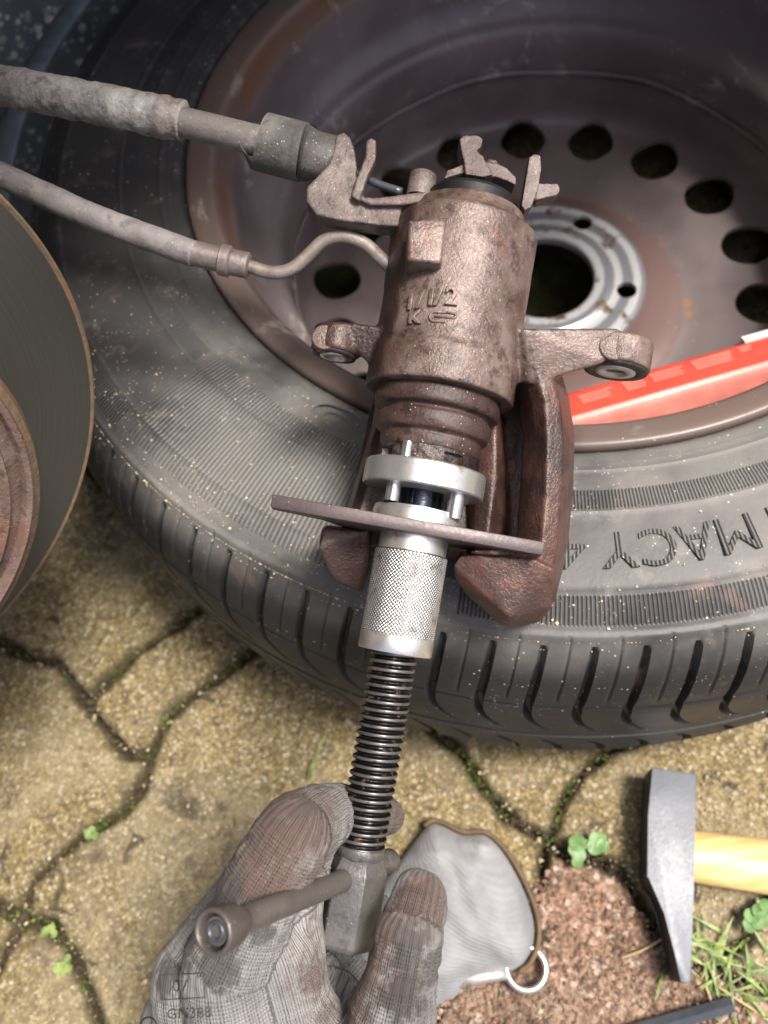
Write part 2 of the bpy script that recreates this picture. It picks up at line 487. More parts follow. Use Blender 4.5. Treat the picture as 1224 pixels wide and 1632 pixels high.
def m_glove(name, knit=True):
    k = NT(name)
    n1 = k.noise(26, 5, 0.6)
    n2 = k.noise(70, 5, 0.65)
    n3 = k.noise(900, 2, 0.6)
    n6 = k.noise(230, 4, 0.75)
    if knit:
        at = k.n('ShaderNodeAttribute', attribute_name='knit')
        sep = k.n('ShaderNodeSeparateXYZ')
        k.l(at.outputs['Vector'], sep.inputs[0])
        u, w, dirt = sep.outputs
        br = k.n('ShaderNodeAttribute', attribute_name='soil')
        s2 = k.n('ShaderNodeSeparateXYZ')
        k.l(br.outputs['Vector'], s2.inputs[0])
        brown, black, palm = s2.outputs
        colu = k.math('SINE', k.math('MULTIPLY', u, 2 * PI / 0.0018))
        rows = k.math('SINE', k.math('ADD', k.math('MULTIPLY', w, 2 * PI / 0.0013), k.math('MULTIPLY', k.math('ABSOLUTE', colu), 2.2)))
        h = k.math('ADD', k.math('MULTIPLY', k.math('ABSOLUTE', colu), 0.75), k.math('MULTIPLY', rows, 0.22))
        ridge = k.math('SINE', k.math('MULTIPLY', u, 2 * PI / 0.0034))
        c = k.mix(k.ramp(n1, 0.3, 0.7), srgb(118, 115, 112), srgb(152, 149, 145))
        c = k.mix(k.math('MULTIPLY', k.ramp(k.math('ADD', k.math('ADD', brown, k.math('MULTIPLY', k.math('SUBTRACT', n2, 0.5), 1.3)), k.math('MULTIPLY', k.math('SUBTRACT', n6, 0.5), 1.6)), 0.25, 0.85), 0.92), c, srgb(92, 72, 63))
        c = k.mix(k.math('MULTIPLY', k.ramp(k.math('ADD', k.math('ADD', black, k.math('MULTIPLY', k.math('SUBTRACT', n2, 0.5), 1.5)), k.math('MULTIPLY', k.math('SUBTRACT', n6, 0.5), 1.8)), 0.30, 0.85), 0.85), c, srgb(66, 62, 60))
        c = k.mix(k.math('MULTIPLY', k.ramp(k.math('ADD', h, k.math('MULTIPLY', ridge, 0.15)), 0.0, 0.6, True), 0.34), c, srgb(70, 62, 58))
        c = k.mix(k.math('MULTIPLY', k.ramp(n2, 0.48, 0.70), 0.5), c, srgb(98, 91, 87))
        nn = k.bump(h, 0.9, 0.0006)
        nn = k.bump(ridge, 0.35, 0.0006, nn)
        nn = k.bump(n2, 0.35, 0.002, nn)
    else:
        wv = k.n('ShaderNodeTexWave', wave_type='BANDS', bands_direction='DIAGONAL')
        wv.inputs['Scale'].default_value = 170
        wv.inputs['Distortion'].default_value = 0.6
        k.l(k.co, wv.inputs['Vector'])
        c = k.mix(k.ramp(n1, 0.3, 0.7), srgb(122, 122, 124), srgb(150, 150, 152))
        c = k.mix(k.math('MULTIPLY', k.ramp(n2, 0.52, 0.72), 0.4), c, srgb(140, 136, 134))
        c = k.mix(k.math('MULTIPLY', wv.outputs['Fac'], 0.12), c, srgb(120, 120, 122))
        nn = k.bump(wv.outputs['Fac'], 0.35, 0.0006)
        nn = k.bump(n1, 0.5, 0.004, nn)
    nn = k.bump(n3, 0.3, 0.0003, nn)
    return k.out(c, 0.85, 0, nn, 0.25, 0.15)
MT['glove'] = m_glove('knit_glove')
MT['cuff'] = m_glove('cuff_knit', False)
MT['hem'] = m_plain('hem_thread', srgb(104, 86, 62), 0.85, 0, 0.2, 150)
MT['ink'] = m_plain('glove_ink', srgb(72, 68, 68), 0.85, 0, 0.35, 900)
MT['hammer'] = m_cast('hammer_steel', srgb(98, 102, 109), srgb(116, 120, 127), srgb(92, 94, 100), srgb(84, 87, 94), 0.0, 0.42, 500, 0.03, 0.4)
MT['hammer_shade_side'] = m_plain('hammer_shaded_steel', srgb(36, 34, 34), 0.6, 0.2, 0.3, 80)

def m_wood():
    k = NT('handle_wood')
    mp = k.n('ShaderNodeMapping')
    mp.inputs['Scale'].default_value = (14, 260, 260)
    mp.inputs['Rotation'].default_value = (0, 0, math.radians(15))
    k.l(k.co, mp.inputs[0])
    n = k.noise(1.0, 4, 0.6, co=mp.outputs[0])
    c = k.mix(k.ramp(n, 0.3, 0.7), srgb(206, 168, 104), srgb(228, 198, 142))
    return k.out(c, 0.38, 0, k.bump(n, 0.1, 0.0005), 0.5)
MT['wood'] = m_wood()
MT['endgrain'] = m_plain('end_grain', srgb(150, 84, 46), 0.7, 0, 0.3, 200)
MT['red'] = m_plain('red_card', srgb(206, 78, 62), 0.3, 0, 0.12, 40)
MT['sunlit_side'] = m_plain('sunlit_red_card', srgb(226, 138, 126), 0.4, 0, 0.15, 60)
MT['printwhite'] = m_plain('white_print', srgb(222, 128, 114), 0.5, 0, 0.1, 60)
MT['white'] = m_plain('white_card', srgb(224, 220, 216), 0.6, 0, 0.08, 40)
MT['rod'] = m_plain('dark_rod', srgb(84, 88, 94), 0.4, 0.5, 0.2, 60)
MT['black'] = m_plain('black_plastic', srgb(22, 22, 23), 0.5, 0, 0.3, 60)
MT['carpaint'] = m_plain('grey_car_paint', srgb(90, 94, 100), 0.3, 0.3, 0.05, 20)
MT['spindle'] = m_plain('blued_steel', srgb(40, 44, 54), 0.15, 0.8, 0.3, 80)
MT['sheenplastic'] = m_plain('sky_sheen_plastic', srgb(98, 105, 114), 0.38, 0, 0.2, 60)  # black plastic coloured grey-blue: sky sheen painted in
MT['grit'] = m_plain('pale_grit', srgb(180, 166, 136), 0.8, 0, 0.45, 220)
MT['darkgrit'] = m_plain('dark_crumb', srgb(70, 56, 42), 0.85, 0, 0.4, 220)

# ------------------------------------------------------------------ mesh helpers
def tag(o, label=None, cat=None, group=None, kind=None):
    if label: o['label'] = label
    if cat: o['category'] = cat
    if group: o['group'] = group
    if kind: o['kind'] = kind
    return o

def thing(name, loc, label, cat, group=None):
    o = bpy.data.objects.new(name, None)
    o.empty_display_size = 0.02
    COL.objects.link(o)
    o.location = loc
    return tag(o, label, cat, group)

def place(name, me, mats, parent=None, origin=None, smooth=True):
    """me holds world coordinates in metres; the object gets its origin at `origin`"""
    o = bpy.data.objects.new(name, me)
    COL.objects.link(o)
    me.materials.clear()
    for m in (mats if isinstance(mats, (list, tuple)) else [mats]):
        me.materials.append(MT[m] if isinstance(m, str) else m)
    if smooth:
        me.polygons.foreach_set('use_smooth', [True] * len(me.polygons))
    if origin is not None:
        me.transform(Matrix.Translation(-Vector(origin)))
        o.location = origin
    if parent is not None:
        o.parent = parent
        pl = Vector((0, 0, 0))
        q = parent
        while q is not None:
            pl += q.location
            q = q.parent
        o.location = (Vector(origin) if origin is not None else Vector((0, 0, 0))) - pl
    return o

def from_bm(bm, name='mesh', mat=None):
    bmesh.ops.recalc_face_normals(bm, faces=bm.faces)
    me = bpy.data.meshes.new(name)
    bm.to_mesh(me)
    bm.free()
    if mat is not None:
        me.transform(mat)
    return me

def from_np(v, f, name='mesh'):
    me = bpy.data.meshes.new(name)
    me.from_pydata([tuple(p) for p in v], [], [tuple(q) for q in f])
    me.update()
    return me

def frame_to(p0, p1):
    d = (Vector(p1) - Vector(p0))
    q = d.to_track_quat('Z', 'Y').to_matrix().to_4x4()
    q.translation = Vector(p0)
    return q, d.length

def a_cone(bm, p0, p1, r0, r1=None, seg=40):
    r1 = r0 if r1 is None else r1
    m, L = frame_to(p0, p1)
    m = m @ Matrix.Translation((0, 0, L / 2))
    bmesh.ops.create_cone(bm, cap_ends=True, segments=seg, radius1=r0, radius2=r1, depth=L, matrix=m)

def a_box(bm, lo, hi, mat=None):
    lo, hi = Vector(lo), Vector(hi)
    m = Matrix.Translation((lo + hi) / 2) @ Matrix.Diagonal((*(hi - lo), 1))
    if mat is not None:
        m = mat @ m
    return bmesh.ops.create_cube(bm, size=1.0, matrix=m)

def a_sphere(bm, p, r, seg=24):
    bmesh.ops.create_uvsphere(bm, u_segments=seg, v_segments=seg // 2, radius=r, matrix=Matrix.Translation(p))

def a_prism(bm, pts, z0, z1):
    """polygon of (x, y) extruded between z0 and z1"""
    a = [bm.verts.new((p[0], p[1], z0)) for p in pts]
    b = [bm.verts.new((p[0], p[1], z1)) for p in pts]
    n = len(pts)
    bm.faces.new(a)
    bm.faces.new(b)
    for i in range(n):
        bm.faces.new((a[i], a[(i + 1) % n], b[(i + 1) % n], b[i]))

def a_hull(bm, pts):
    vs = [bm.verts.new(p) for p in pts]
    r = bmesh.ops.convex_hull(bm, input=vs)
    bmesh.ops.delete(bm, geom=[g for g in r['geom_interior'] if isinstance(g, bmesh.types.BMVert)], context='VERTS')

def catmull(pts, n):
    pts = [Vector(p) for p in pts]
    P = [pts[0] * 2 - pts[1]] + pts + [pts[-1] * 2 - pts[-2]]
    out = []
    for i in range(1, len(P) - 2):
        for k in range(n):
            t = k / n
            a, b, c, d = P[i - 1], P[i], P[i + 1], P[i + 2]
            out.append(0.5 * ((2 * b) + (c - a) * t + (2 * a - 5 * b + 4 * c - d) * t * t + (3 * b - a - 3 * c + d) * t ** 3))
    out.append(pts[-1])
    return out

def a_tube(bm, path, radii, seg=28, cap=True):
    path = [Vector(p) for p in path]
    if isinstance(radii, (int, float)):
        radii = [radii] * len(path)
    up = Vector((0.13, 0.2, 0.97))
    rings = []
    for i, p in enumerate(path):
        t = (path[min(i + 1, len(path) - 1)] - path[max(i - 1, 0)]).normalized()
        x = up.cross(t).normalized()
        y = t.cross(x)
        up = y
        rings.append([bm.verts.new(p + (x * math.cos(a) + y * math.sin(a)) * radii[i]) for a in (2 * PI * k / seg for k in range(seg))])
    for a, b in zip(rings, rings[1:]):
        for k in range(seg):
            bm.faces.new((a[k], a[(k + 1) % seg], b[(k + 1) % seg], b[k]))
    if cap:
        bm.faces.new(rings[0])
        bm.faces.new(rings[-1])

def lathe_np(prof, seg, closed=False, rfun=None):
    """profile of (r, h) turned about +z; rfun(r, h, theta) may change the radius"""
    prof = np.array(prof, float)
    n = len(prof)
    th = np.linspace(0, 2 * PI, seg, endpoint=False)
    R = np.repeat(prof[:, 0][:, None], seg, 1)
    H = np.repeat(prof[:, 1][:, None], seg, 1)
    T = np.repeat(th[None, :], n, 0)
    if rfun is not None:
        res_ = rfun(R, H, T)
        R, H = res_[0], res_[1]
        if len(res_) > 2:
            T = res_[2]
    V = np.stack([R * np.cos(T), R * np.sin(T), H], -1).reshape(-1, 3)
    i = np.arange(n if closed else n - 1)[:, None]
    j = np.arange(seg)[None, :]
    i2 = (i + 1) % n
    j2 = (j + 1) % seg
    F = np.stack([i * seg + j, i * seg + j2, i2 * seg + j2, i2 * seg + j], -1).reshape(-1, 4)
    return V, F

def dense(prof, step):
    out = []
    for a, b in zip(prof, prof[1:]):
        L = math.hypot(b[0] - a[0], b[1] - a[1])
        n = max(1, int(math.ceil(L / step)))
        for k in range(n):
            out.append((a[0] + (b[0] - a[0]) * k / n, a[1] + (b[1] - a[1]) * k / n))
    out.append(prof[-1])
    return out

def smooth_prof(pts, n=6):
    return [(p.x, p.y) for p in catmull([(p[0], p[1], 0) for p in pts], n)]

# turned about the bore: profile of (radius mm, Y mm)
AXM = Matrix(((1, 0, 0, 0), (0, 0, 1, 0), (0, -1, 0, 0), (0, 0, 0, 1)))   # lathe z -> work y

def lathe_axis(name, prof, mat, parent, seg=72, closed=False, smooth=True, rfun=None, sharp=35):
    V, F = lathe_np(prof, seg, closed, rfun)
    me = from_np(V, F, name)
    me.transform(LM @ AXM)
    o = place(name, me, mat, parent, smooth=smooth)
    if sharp:
        me.set_sharp_from_angle(angle=math.radians(sharp))
    return o

def remeshed(bm, voxel, iters, factor=0.5, mat=None):
    bmesh.ops.recalc_face_normals(bm, faces=bm.faces)
    me = bpy.data.meshes.new('tmp')
    bm.to_mesh(me)
    bm.free()
    o = bpy.data.objects.new('tmp', me)
    COL.objects.link(o)
    m = o.modifiers.new('r', 'REMESH')
    m.mode = 'VOXEL'
    m.voxel_size = voxel
    m.use_smooth_shade = True
    if iters:
        s = o.modifiers.new('s', 'SMOOTH')
        s.iterations = iters
        s.factor = factor
    dg = bpy.context.evaluated_depsgraph_get()
    out = bpy.data.meshes.new_from_object(o.evaluated_get(dg))
    bpy.data.objects.remove(o)
    bpy.data.meshes.remove(me)
    if mat is not None:
        out.transform(mat)
    return out

def displace(me, fn):
    """push every vertex along its normal by fn(position)"""
    n = len(me.vertices)
    c = np.empty(n * 3); me.vertices.foreach_get('co', c); c = c.reshape(-1, 3)
    nr = np.empty(n * 3); me.vertices.foreach_get('normal', nr); nr = nr.reshape(-1, 3)
    d = np.array([fn(Vector(p)) for p in c])
    me.vertices.foreach_set('co', (c + nr * d[:, None]).reshape(-1))
    me.update()

def rough_verts(me, amp, sc):
    displace(me, lambda p: noise.noise(p * sc) * amp + noise.noise(p * (sc * 3.1)) * amp * 0.4)

def boolean_cut(me, cutter_bm):
    bmesh.ops.recalc_face_normals(cutter_bm, faces=cutter_bm.faces)
    cm = bpy.data.meshes.new('cut')
    cutter_bm.to_mesh(cm)
    cutter_bm.free()
    a = bpy.data.objects.new('a', me)
    b = bpy.data.objects.new('b', cm)
    COL.objects.link(a)
    COL.objects.link(b)
    m = a.modifiers.new('b', 'BOOLEAN')
    m.operation = 'DIFFERENCE'
    m.solver = 'EXACT'
    m.object = b
    dg = bpy.context.evaluated_depsgraph_get()
    out = bpy.data.meshes.new_from_object(a.evaluated_get(dg))
    bpy.data.objects.remove(a)
    bpy.data.objects.remove(b)
    return out

def bevel_all(bm, w, seg=2):
    bmesh.ops.bevel(bm, geom=[e for e in bm.edges], offset=w, segments=seg, affect='EDGES', profile=0.5, clamp_overlap=True)

def text_mesh(body, size=1.0, extrude=0.0, bevel=0.0, res=3):
    cu = bpy.data.curves.new('txt', 'FONT')
    cu.body = body
    cu.size = size
    cu.align_x = 'CENTER'
    cu.align_y = 'CENTER'
    cu.extrude = extrude
    cu.bevel_depth = bevel
    cu.resolution_u = res
    o = bpy.data.objects.new('txt', cu)
    COL.objects.link(o)
    dg = bpy.context.evaluated_depsgraph_get()
    me = bpy.data.meshes.new_from_object(o.evaluated_get(dg))
    bpy.data.objects.remove(o)
    bpy.data.curves.remove(cu)
    return me

def map_verts(me, fn):
    n = len(me.vertices)
    a = np.empty(n * 3)
    me.vertices.foreach_get('co', a)
    a = a.reshape(-1, 3)
    b = np.array([tuple(fn(Vector(p))) for p in a]).reshape(-1)
    me.vertices.foreach_set('co', b)
    me.update()

# ================================================================== PAVING
ground_me = from_np([(-8, -8, -0.016), (8, -8, -0.016), (8, 8, -0.016), (-8, 8, -0.016)], [(0, 1, 2, 3)], 'ground')
paving = place('ground', ground_me, 'soil', smooth=False)
tag(paving, kind='structure')

A = [(375, 1059), (320, 1096), (265, 1142), (238, 1201), (224, 1256), (192, 1297), (133, 1329), (91, 1366), (50, 1407), (37, 1462)]
Dj = [(37, 1462), (82, 1476), (110, 1512), (133, 1567), (155, 1627), (190, 1750)]
B = [(238, 1201), (201, 1201), (165, 1160), (137, 1119), (174, 1082), (220, 1037), (265, 1009), (330, 960)]
Fl = [(688, 1160), (729, 1192), (766, 1252), (803, 1298), (835, 1318), (872, 1335)]
Fr = [(872, 1335), (886, 1312), (895, 1275), (927, 1234), (973, 1192), (1029, 1174), (1080, 1100)]
RL = [(650, 1720), (700, 1600), (790, 1500), (863, 1418), (867, 1372), (872, 1335)]
RU = [(890, 1358), (946, 1367), (992, 1390), (1015, 1427), (1042, 1473), (1070, 1530), (1130, 1548), (1200, 1570), (1300, 1620)]
H = [(1222, 1432), (1199, 1455), (1190, 1500), (1150, 1525), (1130, 1548)]
polys = [
    ('paver', A + Dj[1:] + [(600, 1780)] + RL + Fl[::-1][1:] + [(640, 1120), (560, 1060), (450, 1010)]),
    ('paver', B + [(420, 1000)] + A[:4][:-1]),
    ('paver', [(0, 1018), (41, 1046), (91, 1055)] + B[:4][::-1] + A[4:] + [(0, 1448), (-150, 1430), (-200, 1200), (-120, 1000)]),
    ('paver', [(0, 1018), (41, 1046), (91, 1055)] + B[3:] + [(250, 850), (100, 700), (-100, 700), (-200, 850), (-120, 1000)]),
    ('paver', [(0, 1448), (37, 1462), (0, 1535), (-100, 1700), (-220, 1640), (-200, 1500), (-150, 1430)]),
    ('paver', Dj + [(0, 1800), (-100, 1700), (0, 1535)]),
    ('paver', Fr + [(900, 1000), (700, 1050), (640, 1120)] + Fl[:-1]),
    ('paver', [(872, 1335)] + RU[:7][0:6] + [(1130, 1548)] + H[::-1][1:] + [(1300, 1400), (1400, 1250), (1300, 1000), (1080, 1100)] + Fr[::-1][1:-1]),
    ('redpaver', RL[:-1] + [(872, 1335)] + RU + [(1350, 1800), (700, 1850), (600, 1780)]),
    ('paver', H + [(1200, 1570), (1300, 1620), (1500, 1650), (1500, 1450), (1300, 1400)]),
]

def poly_dist(P, poly):
    """signed distance (inside positive) of points P (n, 2) to a polygon"""
    poly = np.array(poly)
    best = np.full(len(P), 1e9)
    ins = np.zeros(len(P), bool)
    for i in range(len(poly)):
        a_, b_ = poly[i], poly[(i + 1) % len(poly)]
        ab = b_ - a_
        t = np.clip(((P - a_) @ ab) / max(1e-12, ab @ ab), 0, 1)
        best = np.minimum(best, np.hypot(*(P - a_ - t[:, None] * ab).T))
        c1 = (a_[1] > P[:, 1]) != (b_[1] > P[:, 1])
        with np.errstate(divide='ignore', invalid='ignore'):
            xi = a_[0] + (P[:, 1] - a_[1]) * ab[0] / (ab[1] if ab[1] != 0 else 1e-12)
        ins ^= c1 & (P[:, 0] < xi)
    return np.where(ins, best, -best)

def height_mesh(name, poly, step, zfun, dmin):
    """sheet over a polygon whose height follows the distance to the outline"""
    poly = np.array(poly)
    lo, hi = poly.min(0) - 2 * step, poly.max(0) + 2 * step
    nx_, ny_ = int((hi[0] - lo[0]) / step) + 2, int((hi[1] - lo[1]) / step) + 2
    gx, gy = np.meshgrid(lo[0] + np.arange(nx_) * step, lo[1] + np.arange(ny_) * step, indexing='ij')
    P = np.stack([gx.ravel(), gy.ravel()], 1)
    d = poly_dist(P, poly)
    z, e = zfun(P, d)
    idx = np.arange(nx_ * ny_).reshape(nx_, ny_)
    q = np.stack([idx[:-1, :-1], idx[1:, :-1], idx[1:, 1:], idx[:-1, 1:]], -1).reshape(-1, 4)
    q = q[d[q].max(1) > dmin]
    used, inv = np.unique(q, return_inverse=True)
    V = np.concatenate([P, z[:, None]], 1)[used]
    me = from_np(V, inv.reshape(-1, 4), name)
    at = me.attributes.new('edge', 'FLOAT', 'POINT')
    at.data.foreach_set('value', e[used])
    return me

def paver_mesh(pts, step=0.0024):
    def zf(P, d):
        w = np.array([noise.noise(Vector((x * 75, y * 75, 1.3))) * 0.0022 + noise.noise(Vector((x * 220, y * 220, 4))) * 0.0008 for x, y in P])
        d = d + w
        t = np.clip((d - 0.0004) / 0.0046, 0, 1)
        z = -0.0185 + 0.0185 * np.sqrt(1 - (1 - t) ** 2)
        z = z + np.array([noise.noise(Vector((x * 9, y * 9, 0))) * 0.0018 + noise.noise(Vector((x * 60, y * 60, 2))) * 0.0012 - max(0, noise.noise(Vector((x * 120, y * 120, 6))) - 0.35) * 0.004 for x, y in P]) * t
        return z, np.clip(1.0 - d / 0.013, 0, 1)
    return height_mesh('paver', pts, step, zf, 0.0)

hullx, hully = [], []
for m, pp in polys:
    g = [gnd(x, y) for x, y in pp]
    hullx += [p.x for p in g]
    hully += [p.y for p in g]
    o = place('paver', paver_mesh([(p.x, p.y) for p in g]), m, paving)
X0, X1, Y0, Y1 = min(hullx), max(hullx), min(hully), max(hully)

# the paving beyond: jittered cells clipped against their neighbours
def clip(poly, px, py, nx, ny):
    out = []
    for i in range(len(poly)):
        a, b = poly[i], poly[(i + 1) % len(poly)]
        da = (a[0] - px) * nx + (a[1] - py) * ny
        db = (b[0] - px) * nx + (b[1] - py) * ny
        if da <= 0:
            out.append(a)
        if (da < 0) != (db < 0):
            t = da / (da - db)
            out.append((a[0] + (b[0] - a[0]) * t, a[1] + (b[1] - a[1]) * t))
    return out
sites = [(i * 0.2 + random.uniform(-0.07, 0.07), j * 0.17 + random.uniform(-0.06, 0.06)) for i in range(-6, 8) for j in range(-4, 10)]
for s in sites:
    poly = [(s[0] - 0.3, s[1] - 0.3), (s[0] + 0.3, s[1] - 0.3), (s[0] + 0.3, s[1] + 0.3), (s[0] - 0.3, s[1] + 0.3)]
    for t in sites:
        if t is s or abs(t[0] - s[0]) > 0.6 or abs(t[1] - s[1]) > 0.6:
            continue
        poly = clip(poly, (s[0] + t[0]) / 2, (s[1] + t[1]) / 2, t[0] - s[0], t[1] - s[1])
    if len(poly) < 3:
        continue
    inside = all((x < X0 or x > X1 or y < Y0 or y > Y1) for x, y in poly) and not (X0 < s[0] < X1 and Y0 < s[1] < Y1)
    if inside and max(abs(s[0]), abs(s[1] - 0.3)) < 1.2:
        place('paver', paver_mesh(poly, 0.007), 'paver' if random.random() < 0.8 else 'redpaver', paving)

# ================================================================== CAR (only its shaded arch shows)
DC = Vector((-0.2115, 0.1771, 0.3109))
AZ, EL = -0.9976, 0.1427
DN = Vector((math.cos(AZ) * math.cos(EL), math.sin(AZ) * math.cos(EL), math.sin(EL)))
CN = Vector((math.cos(AZ), math.sin(AZ), 0))      # outboard
CA = Vector((-CN.y, CN.x, 0))                     # along the car
CM = Matrix((CA, CN, Vector((0, 0, 1)))).transposed().to_4x4()
CM.translation = Vector((DC.x, DC.y, 0))
car = thing('car', (DC.x, DC.y, 0), 'dark car body with splashed plastic wheel arch above the lying wheel', 'car')
LIPZ, SILLZ, ARCR = 0.44, 0.45, 0.38
bm = bmesh.new()
pts = [(-1.3, SILLZ)]
for i in range(25):
    a = PI - PI * i / 24
    pts.append((ARCR * math.cos(a), LIPZ + ARCR * math.sin(a) * 0.85))
pts += [(1.2, SILLZ), (1.2, 1.0), (-1.3, 1.0)]
f0 = [bm.verts.new((x, 0.075, z)) for x, z in pts]
f1 = [bm.verts.new((x, 0.055, z)) for x, z in pts]
bm.faces.new(f0)
bm.faces.new(f1)
for i in range(len(pts)):
    j = (i + 1) % len(pts)
    bm.faces.new((f0[i], f0[j], f1[j], f1[i]))
place('body_panel', from_bm(bm, 'panel', CM), 'carpaint', car, smooth=False)
for a, b in ((-1.3, -ARCR - 0.004), (ARCR + 0.004, 1.2)):
    bm = bmesh.new()
    a_box(bm, (a, -1.2, SILLZ + 0.006), (b, 0.052, 0.62))
    place('underbody', from_bm(bm, 'under', CM), 'black', car, smooth=False)
bm = bmesh.new()
a_box(bm, (-1.3, -1.3, 0.98), (1.2, 0.052, 1.0))
place('body_top', from_bm(bm, 'top', CM), 'carpaint', car, smooth=False)
bm = bmesh.new()
a_box(bm, (0.46, 0.078, SILLZ - 0.01), (1.2, 0.17, 0.9))  # unseen bulge added to shade the rim's upper right
bevel_all(bm, 0.03, 3)
place('shade_bumper', from_bm(bm, 'shade_bumper', CM), 'carpaint', car)
# liner: half barrel over the wheel plus an inner wall with two pressed ribs
bm = bmesh.new()
rows = []
for i in range(33):
    a = PI - PI * i / 32
    x, z = (ARCR - 0.006) * math.cos(a), LIPZ + (ARCR - 0.006) * 0.85 * math.sin(a)
    rows.append([bm.verts.new((x, yy, z)) for yy in (0.05, -0.1, -0.22, -0.345)])
for a, b in zip(rows, rows[1:]):
    for k in range(3):
        bm.faces.new((a[k], a[k + 1], b[k + 1], b[k]))
place('arch_liner', from_bm(bm, 'liner', CM), 'liner', car)
bm = bmesh.new()
NX, NZ = 120, 24
g = []
for i in range(NX + 1):
    x = -0.60 + 1.3 * i / NX
    col = []
    for j in range(NZ + 1):
        z = 0.03 + 0.75 * j / NZ
        d = 0.0
        for rx in (0.16, 0.30, 0.44):
            d += 0.010 * math.exp(-((x - rx - 0.12 * z) / 0.012) ** 2)
        col.append(bm.verts.new((x, -0.345 + d - 0.10 * (0.5 - z) * 0.3, z)))
    g.append(col)
for i in range(NX):
    for j in range(NZ):
        bm.faces.new((g[i][j], g[i + 1][j], g[i + 1][j + 1], g[i][j + 1]))
place('inner_liner', from_bm(bm, 'liner2', CM), 'liner', car)

WCX, WCY = 0.1411, 0.3882
bm = bmesh.new()
rows = []
for i in range(61):
    a = math.radians(112 + 78 * i / 60)
    rows.append([bm.verts.new((WCX + r * math.cos(a), WCY + r * math.sin(a), z)) for r, z in ((0.3015, 0.2040), (0.3030, 0.2075), (0.3085, 0.2090), (0.3145, 0.2075), (0.3160, 0.2030), (0.3090, 0.2040))])
for a, b in zip(rows, rows[1:]):
    for k in range(6):
        bm.faces.new((a[k], a[(k + 1) % 6], b[(k + 1) % 6], b[k]))
bm.faces.new(rows[0]); bm.faces.new(rows[-1])
place('liner_edge', from_bm(bm, 'liner_edge'), 'sheenplastic', car)

# ================================================================== BRAKE DISC
Dq = DN.to_track_quat('Z', 'Y').to_matrix().to_4x4()
DM = Dq.copy()
DM.translation = DC
disc = thing('brake_disc', DC, 'dark machined brake disc with rusty hub at the left edge', 'brake disc')
def disc_part(name, prof, mat, seg=160, closed=False, sharp=30):
    V, F = lathe_np(prof, seg, closed)
    me = from_np(V, F, name)
    o = bpy.data.objects.new(name, me)
    COL.objects.link(o)
    me.materials.append(MT[mat])
    me.polygons.foreach_set('use_smooth', [True] * len(me.polygons))
    me.set_sharp_from_angle(angle=math.radians(sharp))
    o.parent = disc
    o.matrix_local = Dq
    return o
disc_part('friction_ring', [(0.080, -0.001), (0.1335, 0.0), (0.1345, -0.0006), (0.1345, -0.010), (0.08, -0.010)], 'disc')
disc_part('disc_edge', [(0.1337, -0.0004), (0.1352, 0.0002), (0.1362, -0.0008), (0.1362, -0.0095), (0.1350, -0.0104), (0.1346, -0.0102)], 'discedge')
disc_part('hub_bell', [(0.0905, -0.002), (0.0912, 0.010), (0.0922, 0.030), (0.0922, 0.0375), (0.0905, 0.0408), (0.0872, 0.0425), (0.0855, 0.0418), (0.0845, 0.0395), (0.0800, 0.0398), (0.0790, 0.0425),
                       (0.0755, 0.0412), (0.073, 0.0425), (0.060, 0.043), (0.0575, 0.0410), (0.052, 0.040), (0.036, 0.040), (0.0345, 0.046), (0.0335, 0.060), (0.030, 0.062), (0.0, 0.062)], 'hub')
disc_part('hub_lip', [(0.0925, 0.031), (0.0925, 0.0376), (0.0908, 0.0411), (0.0880, 0.0427)], 'discedge')
disc_part('mating_face', [(0.0572, 0.0414), (0.050, 0.0420), (0.037, 0.0420)], 'rim')
for i in range(5):
    a = 0.5 + 2 * PI * i / 5
    V, F = lathe_np([(0.0, 0.0400), (0.0072, 0.0405), (0.0072, 0.0424), (0.0052, 0.0428), (0.0, 0.0405)], 20)
    V = V + np.array([0.0555 * math.cos(a), 0.0555 * math.sin(a), 0.0008])
    me = from_np(V, F, 'hole')
    o = bpy.data.objects.new('bolt_hole', me)
    COL.objects.link(o)
    me.materials.append(MT['discedge'])
    o.parent = disc
    o.matrix_local = Dq

# ================================================================== WHEEL
WC = Vector((0.1411, 0.3882, 0.0))
wheel = thing('roadwheel', WC, 'car wheel lying flat, dusty black tyre on a brown steel rim', 'wheel')
def wheel_part(name, me, mat, parent=wheel, sharp=None):
    o = bpy.data.objects.new(name, me)
    COL.objects.link(o)
    me.materials.clear()
    me.materials.append(MT[mat])
    me.polygons.foreach_set('use_smooth', [True] * len(me.polygons))
    if sharp:
        me.set_sharp_from_angle(angle=math.radians(sharp))
    o.parent = parent
    return o
half = smooth_prof([(0.2050, 0.1815), (0.2072, 0.1855), (0.2115, 0.1915), (0.2170, 0.1940), (0.2185, 0.1948), (0.231, 0.1975), (0.2445, 0.1990), (0.262, 0.1990),
        (0.280, 0.1965), (0.2915, 0.1920), (0.2985, 0.1860), (0.3045, 0.1770), (0.3095, 0.166)], 6)
side = dense(half, 0.0019)
tr = dense([(0.3095, 0.166), (0.3130, 0.154), (0.3155, 0.138), (0.3165, 0.12), (0.3170, 0.100)], 0.0016)
up_prof = side[:-1] + tr
dn_prof = [(r, 0.2 - z) for r, z in up_prof[::-1][1:]]
NG = 90
